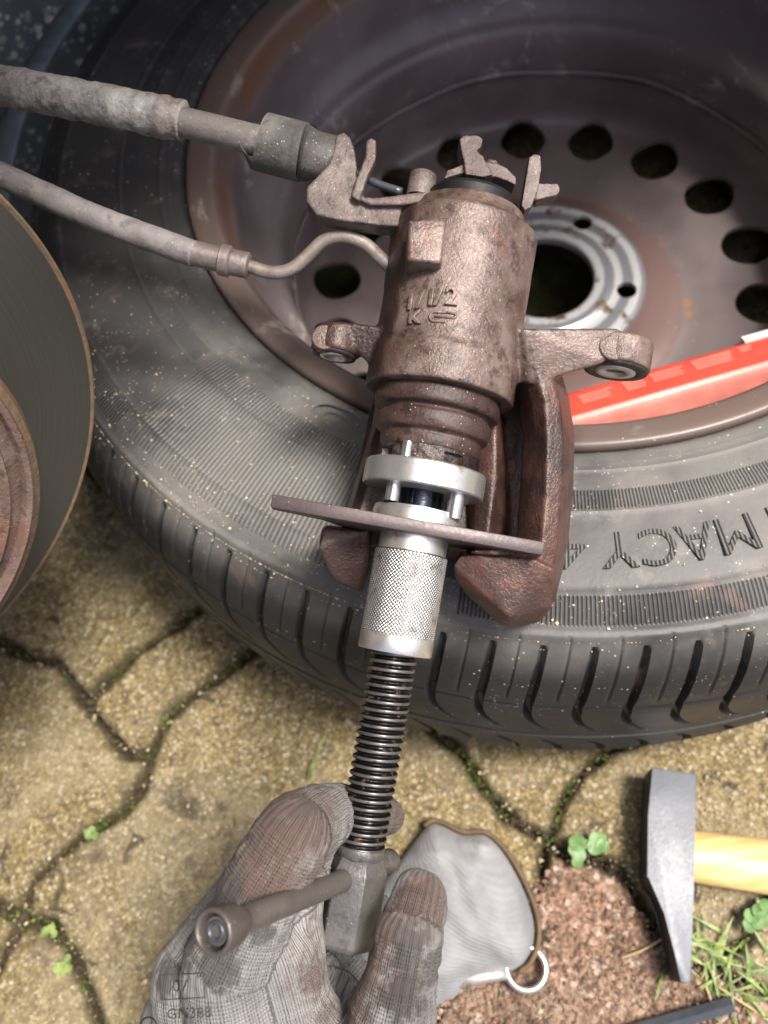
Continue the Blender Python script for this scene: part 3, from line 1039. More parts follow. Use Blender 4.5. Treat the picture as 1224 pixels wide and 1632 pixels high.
def tyre_fun(R, Hh, T):
    zz = np.abs(Hh - 0.1) + 0.1                       # mirrored height
    sgn = np.where(Hh >= 0.1, 1.0, -1.0)
    # shoulder grooves that hook at their inner end
    hook = 0.0042 * np.clip((0.186 - zz) / 0.04, 0, 1) - 0.011 * np.clip((0.138 - zz) / 0.028, 0, 1.2) ** 2
    ph = (T * NG / (2 * PI) + 0.35 + np.where(sgn < 0, 0.5, 0)) % 1.0
    d = np.abs(ph - 0.5)
    wgt = np.clip((0.186 - zz) / 0.004, 0, 1) * np.clip((zz - 0.111) / 0.008, 0, 1)
    width = 0.092 - 0.018 * np.clip((zz - 0.16) / 0.02, 0, 1)
    gr = np.clip((width - d) / 0.03, 0, 1) * wgt
    # a fine sipe between two grooves
    d2 = np.abs(((ph + 0.5) % 1.0) - 0.5)
    sp = np.clip((0.028 - d2) / 0.015, 0, 1) * np.clip((0.189 - zz) / 0.002, 0, 1) * np.clip((zz - 0.150) / 0.003, 0, 1)
    dep = 0.0048 * gr + 0.0012 * sp
    for z0, w in ((0.098, 0.0045), (0.1315 - 0.064, 0.0)):
        if w:
            dep = dep + 0.006 * np.clip((w - np.abs(zz - z0)) / 0.0015, 0, 1)
    dep = dep + 0.0012 * np.clip((0.0012 - np.abs(zz - 0.1455)) / 0.0008, 0, 1)
    nz = np.where(R > 0.30, 0.0, 1.0)
    # moulding rings on the sidewall
    lip = 0.0007 * (np.exp(-((R - 0.2215) / 0.0009) ** 2) + np.exp(-((R - 0.2435) / 0.0007) ** 2) + np.exp(-((R - 0.2790) / 0.0008) ** 2)) + 0.0016 * np.exp(-((R - 0.2960) / 0.0011) ** 2)
    return R - dep, Hh + sgn * lip, T - sgn * hook / 0.31
V, F = lathe_np(up_prof + dn_prof, NG * 24, False, tyre_fun)
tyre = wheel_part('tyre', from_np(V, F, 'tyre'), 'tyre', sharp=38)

def on_sidewall(me, ang0, r0, zbase):
    """text laid on the sidewall, tops outwards"""
    def fn(p):
        a = ang0 - p.x / r0
        r = r0 + p.y
        return (r * math.cos(a), r * math.sin(a), zbase + p.z)
    map_verts(me, fn)
    return me
for ch, deg in (('P', -81.0), ('R', -84.2), ('I', -86.8), ('M', -90.4), ('A', -94.1), ('C', -97.5), ('Y', -101.0), ('4', -105.2)):
    me = text_mesh(ch, 0.0235, 0.0004, 0.0, 4)
    on_sidewall(me, math.radians(deg), 0.2605, 0.1996)
    o = wheel_part('letter', me, 'letter', tyre, 30)
# oval mould mark on the upper left sidewall
bm = bmesh.new()
for ro, ri in ((0.0115, 0.0095), (0.0060, 0.0048)):
    for k in range(36):
        a, b = 2 * PI * k / 36, 2 * PI * (k + 1) / 36
        q = [bm.verts.new((r * math.cos(t) * 1.35, r * math.sin(t) * 0.8, z)) for t, r, z in ((a, ri, 0.0006), (a, ro, 0.0006), (b, ro, 0.0006), (b, ri, 0.0006))]
        bm.faces.new(q)
pm = gnd(535, 672, 0.1965) - WC
map_me = from_bm(bm, 'mark')
on_sidewall(map_me, math.atan2(pm.y, pm.x), math.hypot(pm.x, pm.y), 0.1965)
wheel_part('mould_mark', map_me, 'tyre', tyre)

# rim: barrel (outer side included), then the disc with its holes
bar_prof = smooth_prof([(0.2075, 0.1835), (0.2086, 0.1895), (0.2074, 0.1925), (0.2040, 0.1928), (0.1985, 0.1912), (0.1945, 0.1890), (0.1922, 0.1850), (0.1908, 0.1790),
        (0.1890, 0.1730), (0.1870, 0.166), (0.1860, 0.148), (0.1835, 0.138), (0.1770, 0.128), (0.1700, 0.122), (0.1670, 0.114), (0.1665, 0.094), (0.1690, 0.085),
        (0.1740, 0.078), (0.1790, 0.070), (0.1815, 0.058), (0.1825, 0.040), (0.1860, 0.028), (0.1930, 0.022), (0.1985, 0.014), (0.2060, 0.008), (0.2075, 0.012)], 5)
V, F = lathe_np(bar_prof, 220, False)
rim = wheel_part('rim', from_np(V, F, 'rim'), 'rim')
top = smooth_prof([(0.0335, 0.0600), (0.0350, 0.0618), (0.0440, 0.0622), (0.0480, 0.0606), (0.0560, 0.0603), (0.0640, 0.0608), (0.0680, 0.0590), (0.0740, 0.0500), (0.0860, 0.0400),
        (0.1010, 0.0370), (0.1180, 0.0420), (0.1350, 0.0465), (0.1500, 0.0465), (0.1600, 0.0500), (0.1650, 0.0600), (0.1663, 0.0740), (0.1668, 0.0860), (0.1655, 0.0885)], 5)
bot = [(r + (0.0028 if r > 0.16 else 0.0), z - (0.0035 if r < 0.16 else 0.001)) for r, z in top[::-1]]
V, F = lathe_np(top + bot, 180, True)
dme = from_np(V, F, 'disc')
bm = bmesh.new()
for i in range(18):
    a = math.radians(19.7 + 20 * i)
    a_cone(bm, (0.1455 * math.cos(a), 0.1455 * math.sin(a), 0.02), (0.1455 * math.cos(a), 0.1455 * math.sin(a), 0.09), 0.0170, seg=40)
for i in range(5):
    a = math.radians(45 + 72 * i)
    a_cone(bm, (0.056 * math.cos(a), 0.056 * math.sin(a), 0.02), (0.056 * math.cos(a), 0.056 * math.sin(a), 0.09), 0.0066, seg=28)
dme = boolean_cut(dme, bm)
wheel_part('wheel_disc', dme, 'rim', rim, 40)
# rolled beads round each hole
# weld line where the disc meets the barrel
V, F = lathe_np([(0.1658, 0.0880), (0.1648, 0.0895), (0.1652, 0.0912), (0.1664, 0.0918)], 260, False,
                lambda R, Hh, T: (R - 0.0008 * np.abs(np.sin(T * 37) * np.sin(T * 11)), Hh + 0.0012 * np.sin(T * 9)))
wheel_part('weld_seam', from_np(V, F, 'weld'), 'rim', rim)
# valve-side balance clip is hidden; the valve stem stays out of view

# ================================================================== RED CARTON inside the rim
ca, cb = gnd(868, 682, 0.154), gnd(1290, 562, 0.154)
ax = (cb - ca); ax.z = 0; Lc = ax.length; ax.normalize()
nx = Vector((-ax.y, ax.x, 0))
tilt = math.radians(-22)
ny = (nx * math.cos(tilt) + Vector((0, 0, 1)) * math.sin(tilt)).normalized()
nz = ax.cross(ny).normalized()
BM = Matrix((ax, ny, nz)).transposed().to_4x4()
BM.translation = ca
carton = thing('carton', ca, 'red printed carton wedged inside the steel rim', 'box')
bm = bmesh.new()
a_box(bm, (0.0, 0.0, -0.030), (Lc, 0.026, 0.0))
bevel_all(bm, 0.0055, 4)
cbm = from_bm(bm, 'carton', BM)
place('carton_body', cbm, ['red', 'sunlit_side'], carton)
for p_ in cbm.polygons:
    if p_.normal.dot(ny) < -0.55:  # near side painted paler, sun glare put into its colour
        p_.material_index = 1
bm = bmesh.new()
for x0, x1, y0, y1 in ((0.024, 0.042, 0.010, 0.018), (0.048, 0.060, 0.010, 0.019), (0.063, 0.082, 0.011, 0.019), (0.086, 0.108, 0.011, 0.020), (0.112, 0.120, 0.015, 0.020)):
    nrow = 4
    for r in range(nrow):
        yy = y0 + (y1 - y0) * r / nrow
        q = [(x0, yy, 0.0004), (x1 - random.uniform(0, 0.004), yy, 0.0004), (x1 - random.uniform(0, 0.004), yy + (y1 - y0) / nrow * 0.62, 0.0004), (x0, yy + (y1 - y0) / nrow * 0.62, 0.0004)]
        bm.faces.new([bm.verts.new(p) for p in q])
place('print', from_bm(bm, 'print', BM), 'printwhite', carton, smooth=False)
bm = bmesh.new()
a_box(bm, (0.118, 0.0225, -0.003), (Lc + 0.002, 0.0272, 0.0008))
place('flap', from_bm(bm, 'flap', BM), 'white', carton, smooth=False)

# ================================================================== CALIPER
cal = thing('brake_caliper', LO, 'rusty brown brake caliper held above the tyre with its piston out', 'brake caliper')
bm = bmesh.new()
R_CYL = 27.3
yt, yb = LP(735, 322, 25).y, AY(634)
a_cone(bm, (0, yt, 0), (0, yb + 6, 0), R_CYL, seg=72)
a_cone(bm, (0, yt + 3.0, 0), (0, yt, 0), R_CYL - 4.5, R_CYL, seg=72)
yr = LP(712, 544, R_CYL).y
a_cone(bm, (0, yr, 0), (0, yb, 0), R_CYL + 0.9, seg=72)
a_cone(bm, (0, yr + 2.2, 0), (0, yr, 0), R_CYL - 0.2, R_CYL + 0.9, seg=72)
# side boss that carries the pipe union
a_cone(bm, (-18.0, yt - 2, -4), (-18.0, AY(470), -4), 11.0, 10.0, seg=40)
a_sphere(bm, (-18.0, AY(470), -4), 10.0)
def poly_at(pts, Z):
    return [(p.x, p.y) for p in (LP(x, y, Z) for x, y in pts)]
def loft(bm, secs):
    """closed solid through sections of equally many points"""
    rs = [[bm.verts.new(p) for p in sec] for sec in secs]
    for a_, b_ in zip(rs, rs[1:]):
        n_ = len(a_)
        for k in range(n_):
            bm.faces.new((a_[k], a_[(k + 1) % n_], b_[(k + 1) % n_], b_[k]))
    bm.faces.new(rs[0]); bm.faces.new(rs[-1])
# sliding-pin ears
def ear(px, py0, py1, r, Z):
    p = LP(px, (py0 + py1) / 2, Z)
    y0, y1 = LP(px, py0, Z + r).y, LP(px, py1, Z).y
    a_cone(bm, (p.x, y0, Z), (p.x, y1, Z), r, seg=48)
    return p.x, y0, y1
lx, ly0, ly1 = ear(538, 512, 566, 9.2, 2)
rx, ry0, ry1 = ear(986, 525, 590, 12.8, 0)
a_hull(bm, [LP(540, 512, 10), LP(612, 522, 12), LP(612, 604, 4), LP(592, 582, 6), LP(574, 566, 8),
            LP(540, 512, -7), LP(612, 522, -14), LP(612, 600, -14), LP(592, 582, -10), LP(574, 566, -7), LP(650, 530, -10), LP(650, 600, -10)])
a_hull(bm, [LP(834, 524, 15), LP(985, 524, 12), LP(962, 578, 11), LP(925, 584, 9), LP(895, 592, 8), LP(845, 612, 8),
            LP(834, 524, -14), LP(985, 524, -9), LP(962, 578, -9), LP(925, 584, -12), LP(880, 600, -14), LP(800, 524, 5), LP(800, 610, 0)])
# right arm of the bridge: silhouette, ridge, inner lip
secs = []
for y_, so, ri, inn, zr in ((560, 880, 850, 806, 12), (600, 896, 858, 814, 10), (640, 909, 868, 826, 9), (700, 916, 872, 834, 8), (780, 914, 870, 830, 7), (860, 906, 864, 824, 6), (910, 897, 858, 816, 4), (960, 884, 850, 806, 1)):
    dx = 0.176
    secs.append([LP(so, y_, -12), LP(so - 9, y_, -2), LP((so + ri) / 2 + 4, y_, zr - 2), LP(ri, y_, zr), LP((ri + inn) / 2, y_, zr - 6), LP(inn, y_, -7), LP(inn + 4, y_, -38), LP(so - 10, y_, -38)])
loft(bm, secs)
# left arm, lower than the right
secs = []
for y_, so, inn in ((560, 608, 650), (620, 602, 648), (680, 592, 644), (740, 574, 640), (800, 556, 622), (870, 541, 604)):
    secs.append([LP(so, y_, -22), LP(so + 7, y_, -13), LP(so + 22, y_, -10), LP(inn, y_, -13), LP(inn, y_, -38), LP(so + 6, y_, -38)])
loft(bm, secs)
a_hull(bm, [LP(612, 560, 6), LP(607, 640, -2), LP(640, 560, 8), LP(630, 650, -2), LP(608, 560, -20), LP(602, 650, -20), LP(640, 560, -20)])
# back wall of the bridge
bw = [(606, 590), (850, 590), (890, 900), (545, 880), (570, 740)]
a_prism(bm, poly_at(bw, -30), -39, -27)
# rough inner cheek beside the piston
a_hull(bm, [LP(772, 600, -16), LP(792, 640, -14), LP(792, 760, -15), LP(778, 850, -16), LP(752, 890, -20), LP(740, 780, -27), LP(745, 640, -27), LP(800, 600, -30), LP(815, 870, -30), LP(805, 760, -34)])
# fingers
a_hull(bm, [LP(513, 842, -6), LP(508, 872, -6), LP(520, 902, -10), LP(534, 926, -14), LP(578, 946, -18), LP(590, 900, -14), LP(590, 846, -8), LP(520, 836, -10),
            LP(513, 842, -36), LP(534, 926, -36), LP(578, 946, -36), LP(590, 846, -36)])
a_hull(bm, [LP(733, 886, 4), LP(722, 903, 2), LP(724, 918, -2), LP(742, 946, -10), LP(798, 996, -10), LP(820, 1002, -8), LP(812, 985, 3), LP(862, 990, -4), LP(880, 968, 0), LP(882, 905, 6),
            LP(850, 890, 8), LP(760, 884, 6), LP(726, 900, -36), LP(742, 946, -36), LP(798, 994, -36), LP(862, 985, -36), LP(880, 900, -36), LP(740, 880, -36)])
cme = remeshed(bm, 0.75, 7, 0.5)
# bore for the piston, and cast unevenness
rough_verts(cme, 0.13, 0.16)
at = cme.attributes.new('soaked_shaded', 'FLOAT', 'POINT')
_co = np.empty(len(cme.vertices) * 3); cme.vertices.foreach_get('co', _co); _co = _co.reshape(-1, 3)
_lo = np.clip((LP(700, 520, 10).y - _co[:, 1]) / 22.0, 0, 1) * np.clip((16.0 - _co[:, 2]) / 9.0, 0, 1)
_lo = np.maximum(_lo * np.clip((44 - np.abs(_co[:, 0] - 6)) / 8.0, 0.75, 1), np.clip((-9 - _co[:, 0]) / 12, 0, 1) * np.clip((23 - _co[:, 2]) / 8, 0, 1) * 0.85)  # left flank also darkened: part grime, part painted shade
at.data.foreach_set('value', _lo)
at = cme.attributes.new('grease', 'FLOAT', 'POINT')
_g = np.clip((-17.0 - _co[:, 2]) / 8.0, 0, 1) * np.clip((40 - np.abs(_co[:, 0])) / 5, 0, 1) * np.clip((_co[:, 1] + 30) / 6, 0, 1) * np.clip((46 - _co[:, 1]) / 8, 0, 1)
_g = np.maximum(_g, 0.55 * np.clip((-20 - _co[:, 0]) / 4, 0, 1) * np.clip((_co[:, 1] - 62) / 8, 0, 1) * np.clip((14 - _co[:, 2]) / 8, 0, 1))
at.data.foreach_set('value', _g)
cme.transform(LM)
body = place('caliper_body', cme, 'caliper', cal)
bm = bmesh.new()
q = poly_at([(651, 352), (712, 347), (703, 421), (649, 416)], 31)
qb = poly_at([(650, 352), (716, 347), (708, 424), (648, 419)], 31)
va = [bm.verts.new((x, y, 32.0)) for x, y in q]; vb = [bm.verts.new((x, y, 17.0)) for x, y in qb]
bm.faces.new(va); bm.faces.new(vb)
for k in range(4):
    bm.faces.new((va[k], va[(k + 1) % 4], vb[(k + 1) % 4], vb[k]))
bevel_all(bm, 1.1, 3)
bmesh.ops.subdivide_edges(bm, edges=bm.edges[:], cuts=2, use_grid_fill=True)
blk = from_bm(bm, 'block')
rough_verts(blk, 0.15, 0.4)
blk.transform(LM)
place('casting_block', blk, 'caliper', body)
# round casting marks on the ears, and pin bushes
for px, py, r, x, y1, er, Z in ((517, 536, 5.0, lx, ly1, 9.2, 2), (980, 549, 5.9, rx, ry1, 12.8, 0)):
    p = LP(px, py, Z + er)
    me_v, me_f = lathe_np([(0, 0.9), (r - 0.8, 0.9), (r - 0.2, 0.6), (r, -2.5)], 36)
    me = from_np(me_v, me_f, 'mark')
    me.transform(LM @ Matrix.Translation((p.x, p.y, Z + er - (1.7 if er < 10 else 1.5))))
    place('casting_mark', me, 'caliper', body)
    # rubber bush ring and steel sleeve, seen from below
    for nm, prof, mt in (('bush', [(er - 1.0, 0.6), (er - 1.0, -0.9), (er * 0.60, -0.9), (er * 0.60, 2)], 'boot'),
                         ('sleeve', [(er * 0.60, -0.3), (er * 0.58, -1.3), (er * 0.34, -1.3), (er * 0.32, 1.0), (0, 1.0)], 'chrome')):
        V, F = lathe_np(prof, 40)
        me = from_np(V, F, nm)
        me.transform(LM @ Matrix.Translation((x, y1, Z)) @ AXM)
        place(nm, me, mt, body)
# cast lettering wrapped round the bore
def wrap(me, px, py, ang, raise_):
    p = LP(px, py, R_CYL - 2)
    ca_, sa_ = math.cos(ang), math.sin(ang)
    t0 = math.asin(max(-1, min(1, p.x / R_CYL)))
    def fn(v):
        x = v.x * ca_ - v.y * sa_
        y = v.x * sa_ + v.y * ca_
        t = t0 + x / R_CYL
        r = R_CYL + raise_ + v.z
        return LM @ Vector((r * math.sin(t), p.y + y, r * math.cos(t)))
    map_verts(me, fn)
    return me
for ch, px, py, sz in (('1', 657, 479, 8.0), ('/', 671, 478, 9.0), ('1', 688, 477, 8.2), ('/', 699, 476, 9.5), ('2', 719, 477, 9.0), ('K', 662, 505, 6.2)):
    me = text_mesh(ch, sz, 0.4, 0.34, 3)
    place('cast_letter', wrap(me, px, py, 0.06, 0.75), 'caliper', body)
# cast maker's mark: an open link with two bars
bm = bmesh.new()
def arc(cx, cy, r, a0, a1, n=12):
    return [(cx + r * math.cos(a0 + (a1 - a0) * k / n), cy + r * math.sin(a0 + (a1 - a0) * k / n), 0) for k in range(n + 1)]
a_tube(bm, [(1.0, 2.3, 0)] + arc(-4.2, 0, 2.3, PI / 2, 3 * PI / 2) + [(1.0, -2.3, 0)], 0.62, 8)
a_tube(bm, [(1.2, 2.3, 0)] + arc(4.6, 1.15, 1.15, PI / 2, -PI / 2, 8) + [(-4.0, 0.0, 0)], 0.58, 8)
a_tube(bm, [(4.6, 0.0, 0)] + arc(4.6, -1.15, 1.15, PI / 2, -PI / 2, 8) + [(0.6, -2.3, 0)], 0.58, 8)
lg = from_bm(bm, 'logo', Matrix.Scale(0.74, 4))
place('cast_mark', wrap(lg, 706, 508, 0.05, 0.25), 'caliper', body)

# piston and its boot
def ring(y, rpx):
    return (rpx * KMM, AY(y))
boot_prof = smooth_prof([ring(628, 70), ring(630, 94), ring(634, 99), ring(644, 101), ring(655, 101), ring(661, 98), ring(664, 90), ring(667, 87.5), ring(670, 89), ring(675, 92), ring(686, 92.5), ring(696, 90),
                         ring(700, 84), ring(703, 81), ring(708, 81.5), ring(716, 80.5), ring(722, 78.5), ring(723, 76)], 4)
def wob(R, Hh, T):
    return R + 0.25 * np.sin(3 * T + 0.4) * np.sin(Hh * 0.3) + 0.12 * np.sin(7 * T + Hh), Hh
lathe_axis('piston_boot', boot_prof, 'boot', cal, 96, rfun=wob, sharp=0)
def notch(R, Hh, T):
    n = np.where((Hh < AY(728)) & (np.abs(((T * 4 / (2 * PI)) % 1) - 0.32) < 0.13), 2.2, 0.0)
    return R - n + 0.25 * np.sin(T * 13 + Hh) * np.sin(T * 5), Hh
lathe_axis('piston', dense([ring(718, 72), ring(720, 77.5), ring(734, 77.5), ring(745, 76.5), ring(746, 70), ring(746, 0)], 0.5), 'piston', cal, 140, rfun=notch, sharp=40)

# cable bracket on top of the bore
def prism_part(name, pts, Z, z0, z1, mat, parent, vox=0.55, it=3):
    bm = bmesh.new()
    a_prism(bm, poly_at(pts, Z), z0, z1)
    me = remeshed(bm, vox, it)
    rough_verts(me, 0.12, 0.3)
    me.transform(LM)
    return place(name, me, mat, parent)
bm = bmesh.new()
web = [(488, 322), (489, 300), (508, 280), (526, 262), (533, 232), (536, 217), (548, 212), (558, 220), (566, 244), (569, 268), (566, 292), (574, 312), (590, 318), (630, 314), (640, 318), (640, 362), (600, 360), (540, 352), (504, 344)]
a_prism(bm, poly_at(web, 6), -3, 7)
a_prism(bm, poly_at([(566, 318), (600, 318), (730, 302), (732, 316), (640, 330), (590, 330)], 8), -16, 10)
tabp = [(584, 226), (592, 221), (600, 226), (599, 255), (592, 270), (586, 282), (580, 300), (572, 322), (560, 314), (567, 290), (576, 268), (582, 250)]
a_prism(bm, poly_at(tabp, 10), 6, 11)
bme = remeshed(bm, 0.6, 3)
rough_verts(bme, 0.15, 0.25)
bme.transform(LM)
bracket = place('cable_bracket', bme, 'bracket', cal)
p = LP(671, 300, 4)
V, F = lathe_np([(0, 6.8), (4.4, 6.8), (5.2, 6.2), (5.3, 0), (5.3, -3)], 32)
me = from_np(V, F, 'pin'); me.transform(LM @ Matrix.Translation((p.x, p.y, 2)) @ AXM)
place('bracket_pin', me, 'bracket', bracket)
# lever plate, dark seal, lever and its spring tab
lathe_axis('lever_seal', [(0, LP(765, 286, 17).y), (17.0, LP(765, 286, 17).y), (17.8, LP(765, 292, 17).y), (17.0, LP(765, 304, 17).y), (0, yt)], 'black', cal, 60)
lathe_axis('bore_cap', [(0, LP(745, 299, 20).y), (19.5, LP(745, 299, 20).y), (21.0, LP(745, 302, 20).y), (22.0, LP(745, 312, 20).y), (24.0, yt)], 'caliper', cal, 72)
bm = bmesh.new()
a_prism(bm, poly_at([(706, 293), (712, 279), (736, 270), (760, 262), (790, 268), (806, 276), (820, 290), (820, 303), (806, 296), (770, 284), (735, 284)], 6), -10, 10)
a_prism(bm, poly_at([(731, 228), (738, 222), (760, 221), (768, 227), (766, 240), (758, 246), (768, 254), (775, 268), (784, 284), (770, 288), (740, 284), (738, 262), (733, 244)], 9), 2, 12)
q = LP(783, 268, 8)
a_cone(bm, (q.x, q.y - 2, 6), (q.x, q.y + 3.5, 6), 3.0, 2.4, 20)
lme = remeshed(bm, 0.5, 3)
rough_verts(lme, 0.12, 0.3)
lme.transform(LM)
place('lever', lme, 'bracket', cal)
bm = bmesh.new()
a_prism(bm, poly_at([(843, 252), (852, 246), (861, 250), (862, 268), (857, 304), (846, 332), (836, 337), (830, 330), (833, 312)], 6), 0, 7)
a_prism(bm, poly_at([(850, 301), (886, 302), (889, 312), (884, 320), (850, 328)], -4), -6, 1)
tme = remeshed(bm, 0.5, 3)
tme.transform(LM)
place('spring_tab', tme, 'bracket', cal)

# ================================================================== HOSES
def cam_path(pts, n=10):
    return catmull([pix(*p) for p in pts], n)
cable = thing('handbrake_cable', pix(440, 235, 0.352), 'thick grey dusty cable running into the bracket, upper of two hoses', 'cable')
bm = bmesh.new()
pth = cam_path([(-260, 92, 0.392), (-80, 122, 0.374), (60, 147, 0.364), (180, 170, 0.358), (292, 193, 0.356)], 40)
a_tube(bm, pth, [0.0079 + 0.00032 * math.sin(i * 0.37) * math.sin(i * 0.11) for i in range(len(pth))], 40)
sme = from_bm(bm, 'sleeve')
displace(sme, lambda p: noise.noise(p * 260) * 0.0005 + max(0, noise.noise(p * 620) - 0.1) * 0.0007)
place('outer_sleeve', sme, 'sleeve', cable)
bm = bmesh.new()
a_tube(bm, cam_path([(230, 181, 0.356), (330, 204, 0.355), (450, 234, 0.352), (500, 246, 0.350)], 10), 0.0058, 32)
place('sheath', from_bm(bm, 'sheath'), 'hose', cable)
bm = bmesh.new()
bp = cam_path([(418, 226, 0.3525), (424, 228, 0.3525), (470, 240, 0.3515), (482, 243, 0.351), (486, 244, 0.351), (520, 253, 0.350), (536, 257, 0.350)], 6)
nb = len(bp)
rad = []
for i in range(nb):
    t = i / (nb - 1)
    rad.append(0.0095 if t < 0.06 else 0.0112 if t < 0.55 else 0.0108 if t < 0.62 else 0.0082 if t < 0.68 else 0.0092)
a_tube(bm, bp, rad, 40)
gme = from_bm(bm, 'boot')
place('rubber_boot', gme, 'grommet', cable)
gme.set_sharp_from_angle(angle=math.radians(50))
bm = bmesh.new()
a_tube(bm, cam_path([(536, 257, 0.350), (590, 288, 0.347), (640, 306, 0.344)], 6), 0.0016, 12)
place('inner_wire', from_bm(bm, 'wire'), 'rod', cable)

hose = thing('brake_hose', pix(350, 410, 0.35), 'grey rubber brake hose with metal pipe bending into the caliper', 'hose')
bm = bmesh.new()
a_tube(bm, cam_path([(-240, 170, 0.400), (-80, 243, 0.374), (40, 297, 0.362), (150, 346, 0.355), (240, 380, 0.352), (310, 405, 0.351)], 16), 0.0052, 32)
hme = from_bm(bm, 'hose')
displace(hme, lambda p: noise.noise(p * 150) * 0.00025 + max(0, noise.noise(p * 500) - 0.2) * 0.0005)
place('rubber_hose', hme, 'hose', hose)
bm = bmesh.new()
fp = cam_path([(303, 402, 0.351), (340, 411, 0.351), (352, 414, 0.351), (366, 417, 0.351), (384, 421, 0.351), (398, 424, 0.351)], 5)
n = len(fp)
fr = [0.0050 if i < n * 0.38 else 0.0062 if i < n * 0.60 else 0.0052 if i < n * 0.93 else 0.0040 for i in range(n)]
a_tube(bm, fp, fr, 12)
fme = from_bm(bm, 'ferrule')
o = place('ferrule', fme, 'ferrule', hose)
fme.set_sharp_from_angle(angle=math.radians(35))
bm = bmesh.new()
a_tube(bm, cam_path([(390, 422, 0.351), (430, 434, 0.351), (462, 430, 0.350), (490, 408, 0.349), (515, 385, 0.348), (545, 377, 0.347), (580, 388, 0.347), (615, 420, 0.347), (650, 452, 0.348)], 8), 0.00265, 24)
place('metal_pipe', from_bm(bm, 'pipe'), 'pipe', hose)

# ================================================================== WIND-BACK TOOL
tool = thing('piston_tool', LO, 'screw piston tool with silver knurled collar and black thread', 'tool')
R_ = KMM
lathe_axis('drive_plate', [(0, AY(747)), (95.0 * R_, AY(747)), (97 * R_, AY(749.5)), (97 * R_, AY(782)), (95 * R_, AY(784.5)), (30 * R_, AY(784.5))], 'chrome', tool, 120)
lathe_axis('spindle', [(36 * R_, AY(780)), (36 * R_, AY(818))], 'spindle', tool, 60)
for X, Z, rr, y0, y1 in ((-46 * R_, 12, 2.6, 782, 812), (52 * R_, 11, 3.0, 782, 822), (14 * R_, -16, 2.6, 782, 812), (-36 * R_, 15, 2.2, 722, 752), (46 * R_, 8, 2.2, 730, 752)):
    bm = bmesh.new()
    a_cone(bm, (X, AY(y0), Z), (X, AY(y1), Z), rr, seg=28)
    me = from_bm(bm, 'pin', LM)
    me.set_sharp_from_angle(angle=math.radians(40)) if False else None
    o = place('drive_pin', me, 'pin', tool)
    me.set_sharp_from_angle(angle=math.radians(40))
lathe_axis('thrust_washer', smooth_prof([(30 * R_, AY(813)), (66 * R_, AY(813.5)), (71 * R_, AY(817)), (72.5 * R_, AY(824)), (72.5 * R_, AY(843))], 4), 'chrome', tool, 100)
# reaction plate
pl, pr = LP(431, 808, 18), LP(866, 880, 18)
yc = (AY(835) + AY(857)) / 2
bm = bmesh.new()
shape = [(pl.x, 18.5), (pl.x, 10.5), (-34, 4), (-24, -18), (24, -18), (31, 10.5), (pr.x, 10.5), (pr.x, 18.5)]
a = [bm.verts.new((x, yc - 2.4, z)) for x, z in shape]
b = [bm.verts.new((x, yc + 2.4, z)) for x, z in shape]
bm.faces.new(a); bm.faces.new(b)
for i in range(len(shape)):
    bm.faces.new((a[i], a[(i + 1) % len(shape)], b[(i + 1) % len(shape)], b[i]))
bevel_all(bm, 0.45, 2)
pme = from_bm(bm, 'plate', LM)
place('reaction_plate', pme, 'bar', tool)
pme.set_sharp_from_angle(angle=math.radians(35))
# knurled collar
lathe_axis('collar_neck', [(54.5 * R_, AY(852)), (54.5 * R_, AY(880)), (56 * R_, AY(882))], 'chrome', tool, 100)
kn0, kn1 = AY(881), AY(1013)
NK, NR = 60, 150
def knurl(R, Hh, T):
    a = (T * NK / (2 * PI) + (Hh - kn0) * NK / (2 * PI) / 13.6) % 1.0
    b = (T * NK / (2 * PI) - (Hh - kn0) * NK / (2 * PI) / 13.6) % 1.0
    ta = 1 - np.abs(a - 0.5) * 2
    tb = 1 - np.abs(b - 0.5) * 2
    edge = np.clip((kn0 - Hh) / 0.5, 0, 1) * np.clip((Hh - kn1) / 0.5, 0, 1)
    return R + 0.55 * (np.minimum(ta, tb) ** 0.8) * edge, Hh
V, F = lathe_np([(56.0 * R_, kn0 + (kn1 - kn0) * i / NR) for i in range(NR + 1)], NK * 6, False, knurl)
me = from_np(V, F, 'knurled_collar')
at = me.attributes.new('crest', 'FLOAT', 'POINT')
at.data.foreach_set('value', np.clip((np.hypot(V[:, 0], V[:, 1]) - 56.0 * R_) / 0.5, 0, 1))
me.transform(LM @ AXM)
place('knurled_collar', me, 'knurl', tool)
lathe_axis('collar_ring', [(56 * R_, AY(1011)), (57.6 * R_, AY(1012)), (58.2 * R_, AY(1014)), (58.2 * R_, AY(1037)), (57 * R_, AY(1039)), (40 * R_, AY(1039)), (38.5 * R_, AY(1030))], 'chrome', tool, 100)
# threaded rod: a true helix
ty0, ty1 = AY(1032), AY(1352)
PITCH_T = (ty0 - ty1) / 25.0
NTR = 25 * 16
def helix(R, Hh, T):
    ph = ((ty0 - Hh) / PITCH_T + T / (2 * PI)) % 1.0
    t = 1 - np.abs(ph - 0.5) * 2
    t = np.clip(t * 1.75 - 0.25, 0, 1)
    fade = np.clip((Hh - (ty1 + 1.0)) / 2.0, 0, 1)
    return (31.5 + 5.5 * t * fade + 4.8 * (1 - fade)) * R_, Hh
V, F = lathe_np([(1, ty0 + (ty1 - ty0) * i / NTR) for i in range(NTR + 1)], 72, False, helix)
me = from_np(V, F, 'thread')
rr = np.hypot(V[:, 0], V[:, 1]) / R_
at = me.attributes.new('crest', 'FLOAT', 'POINT')
at.data.foreach_set('value', np.clip((rr - 31.5) / 5.5, 0, 1))
me.transform(LM @ AXM)
place('threaded_rod', me, 'thread', tool)
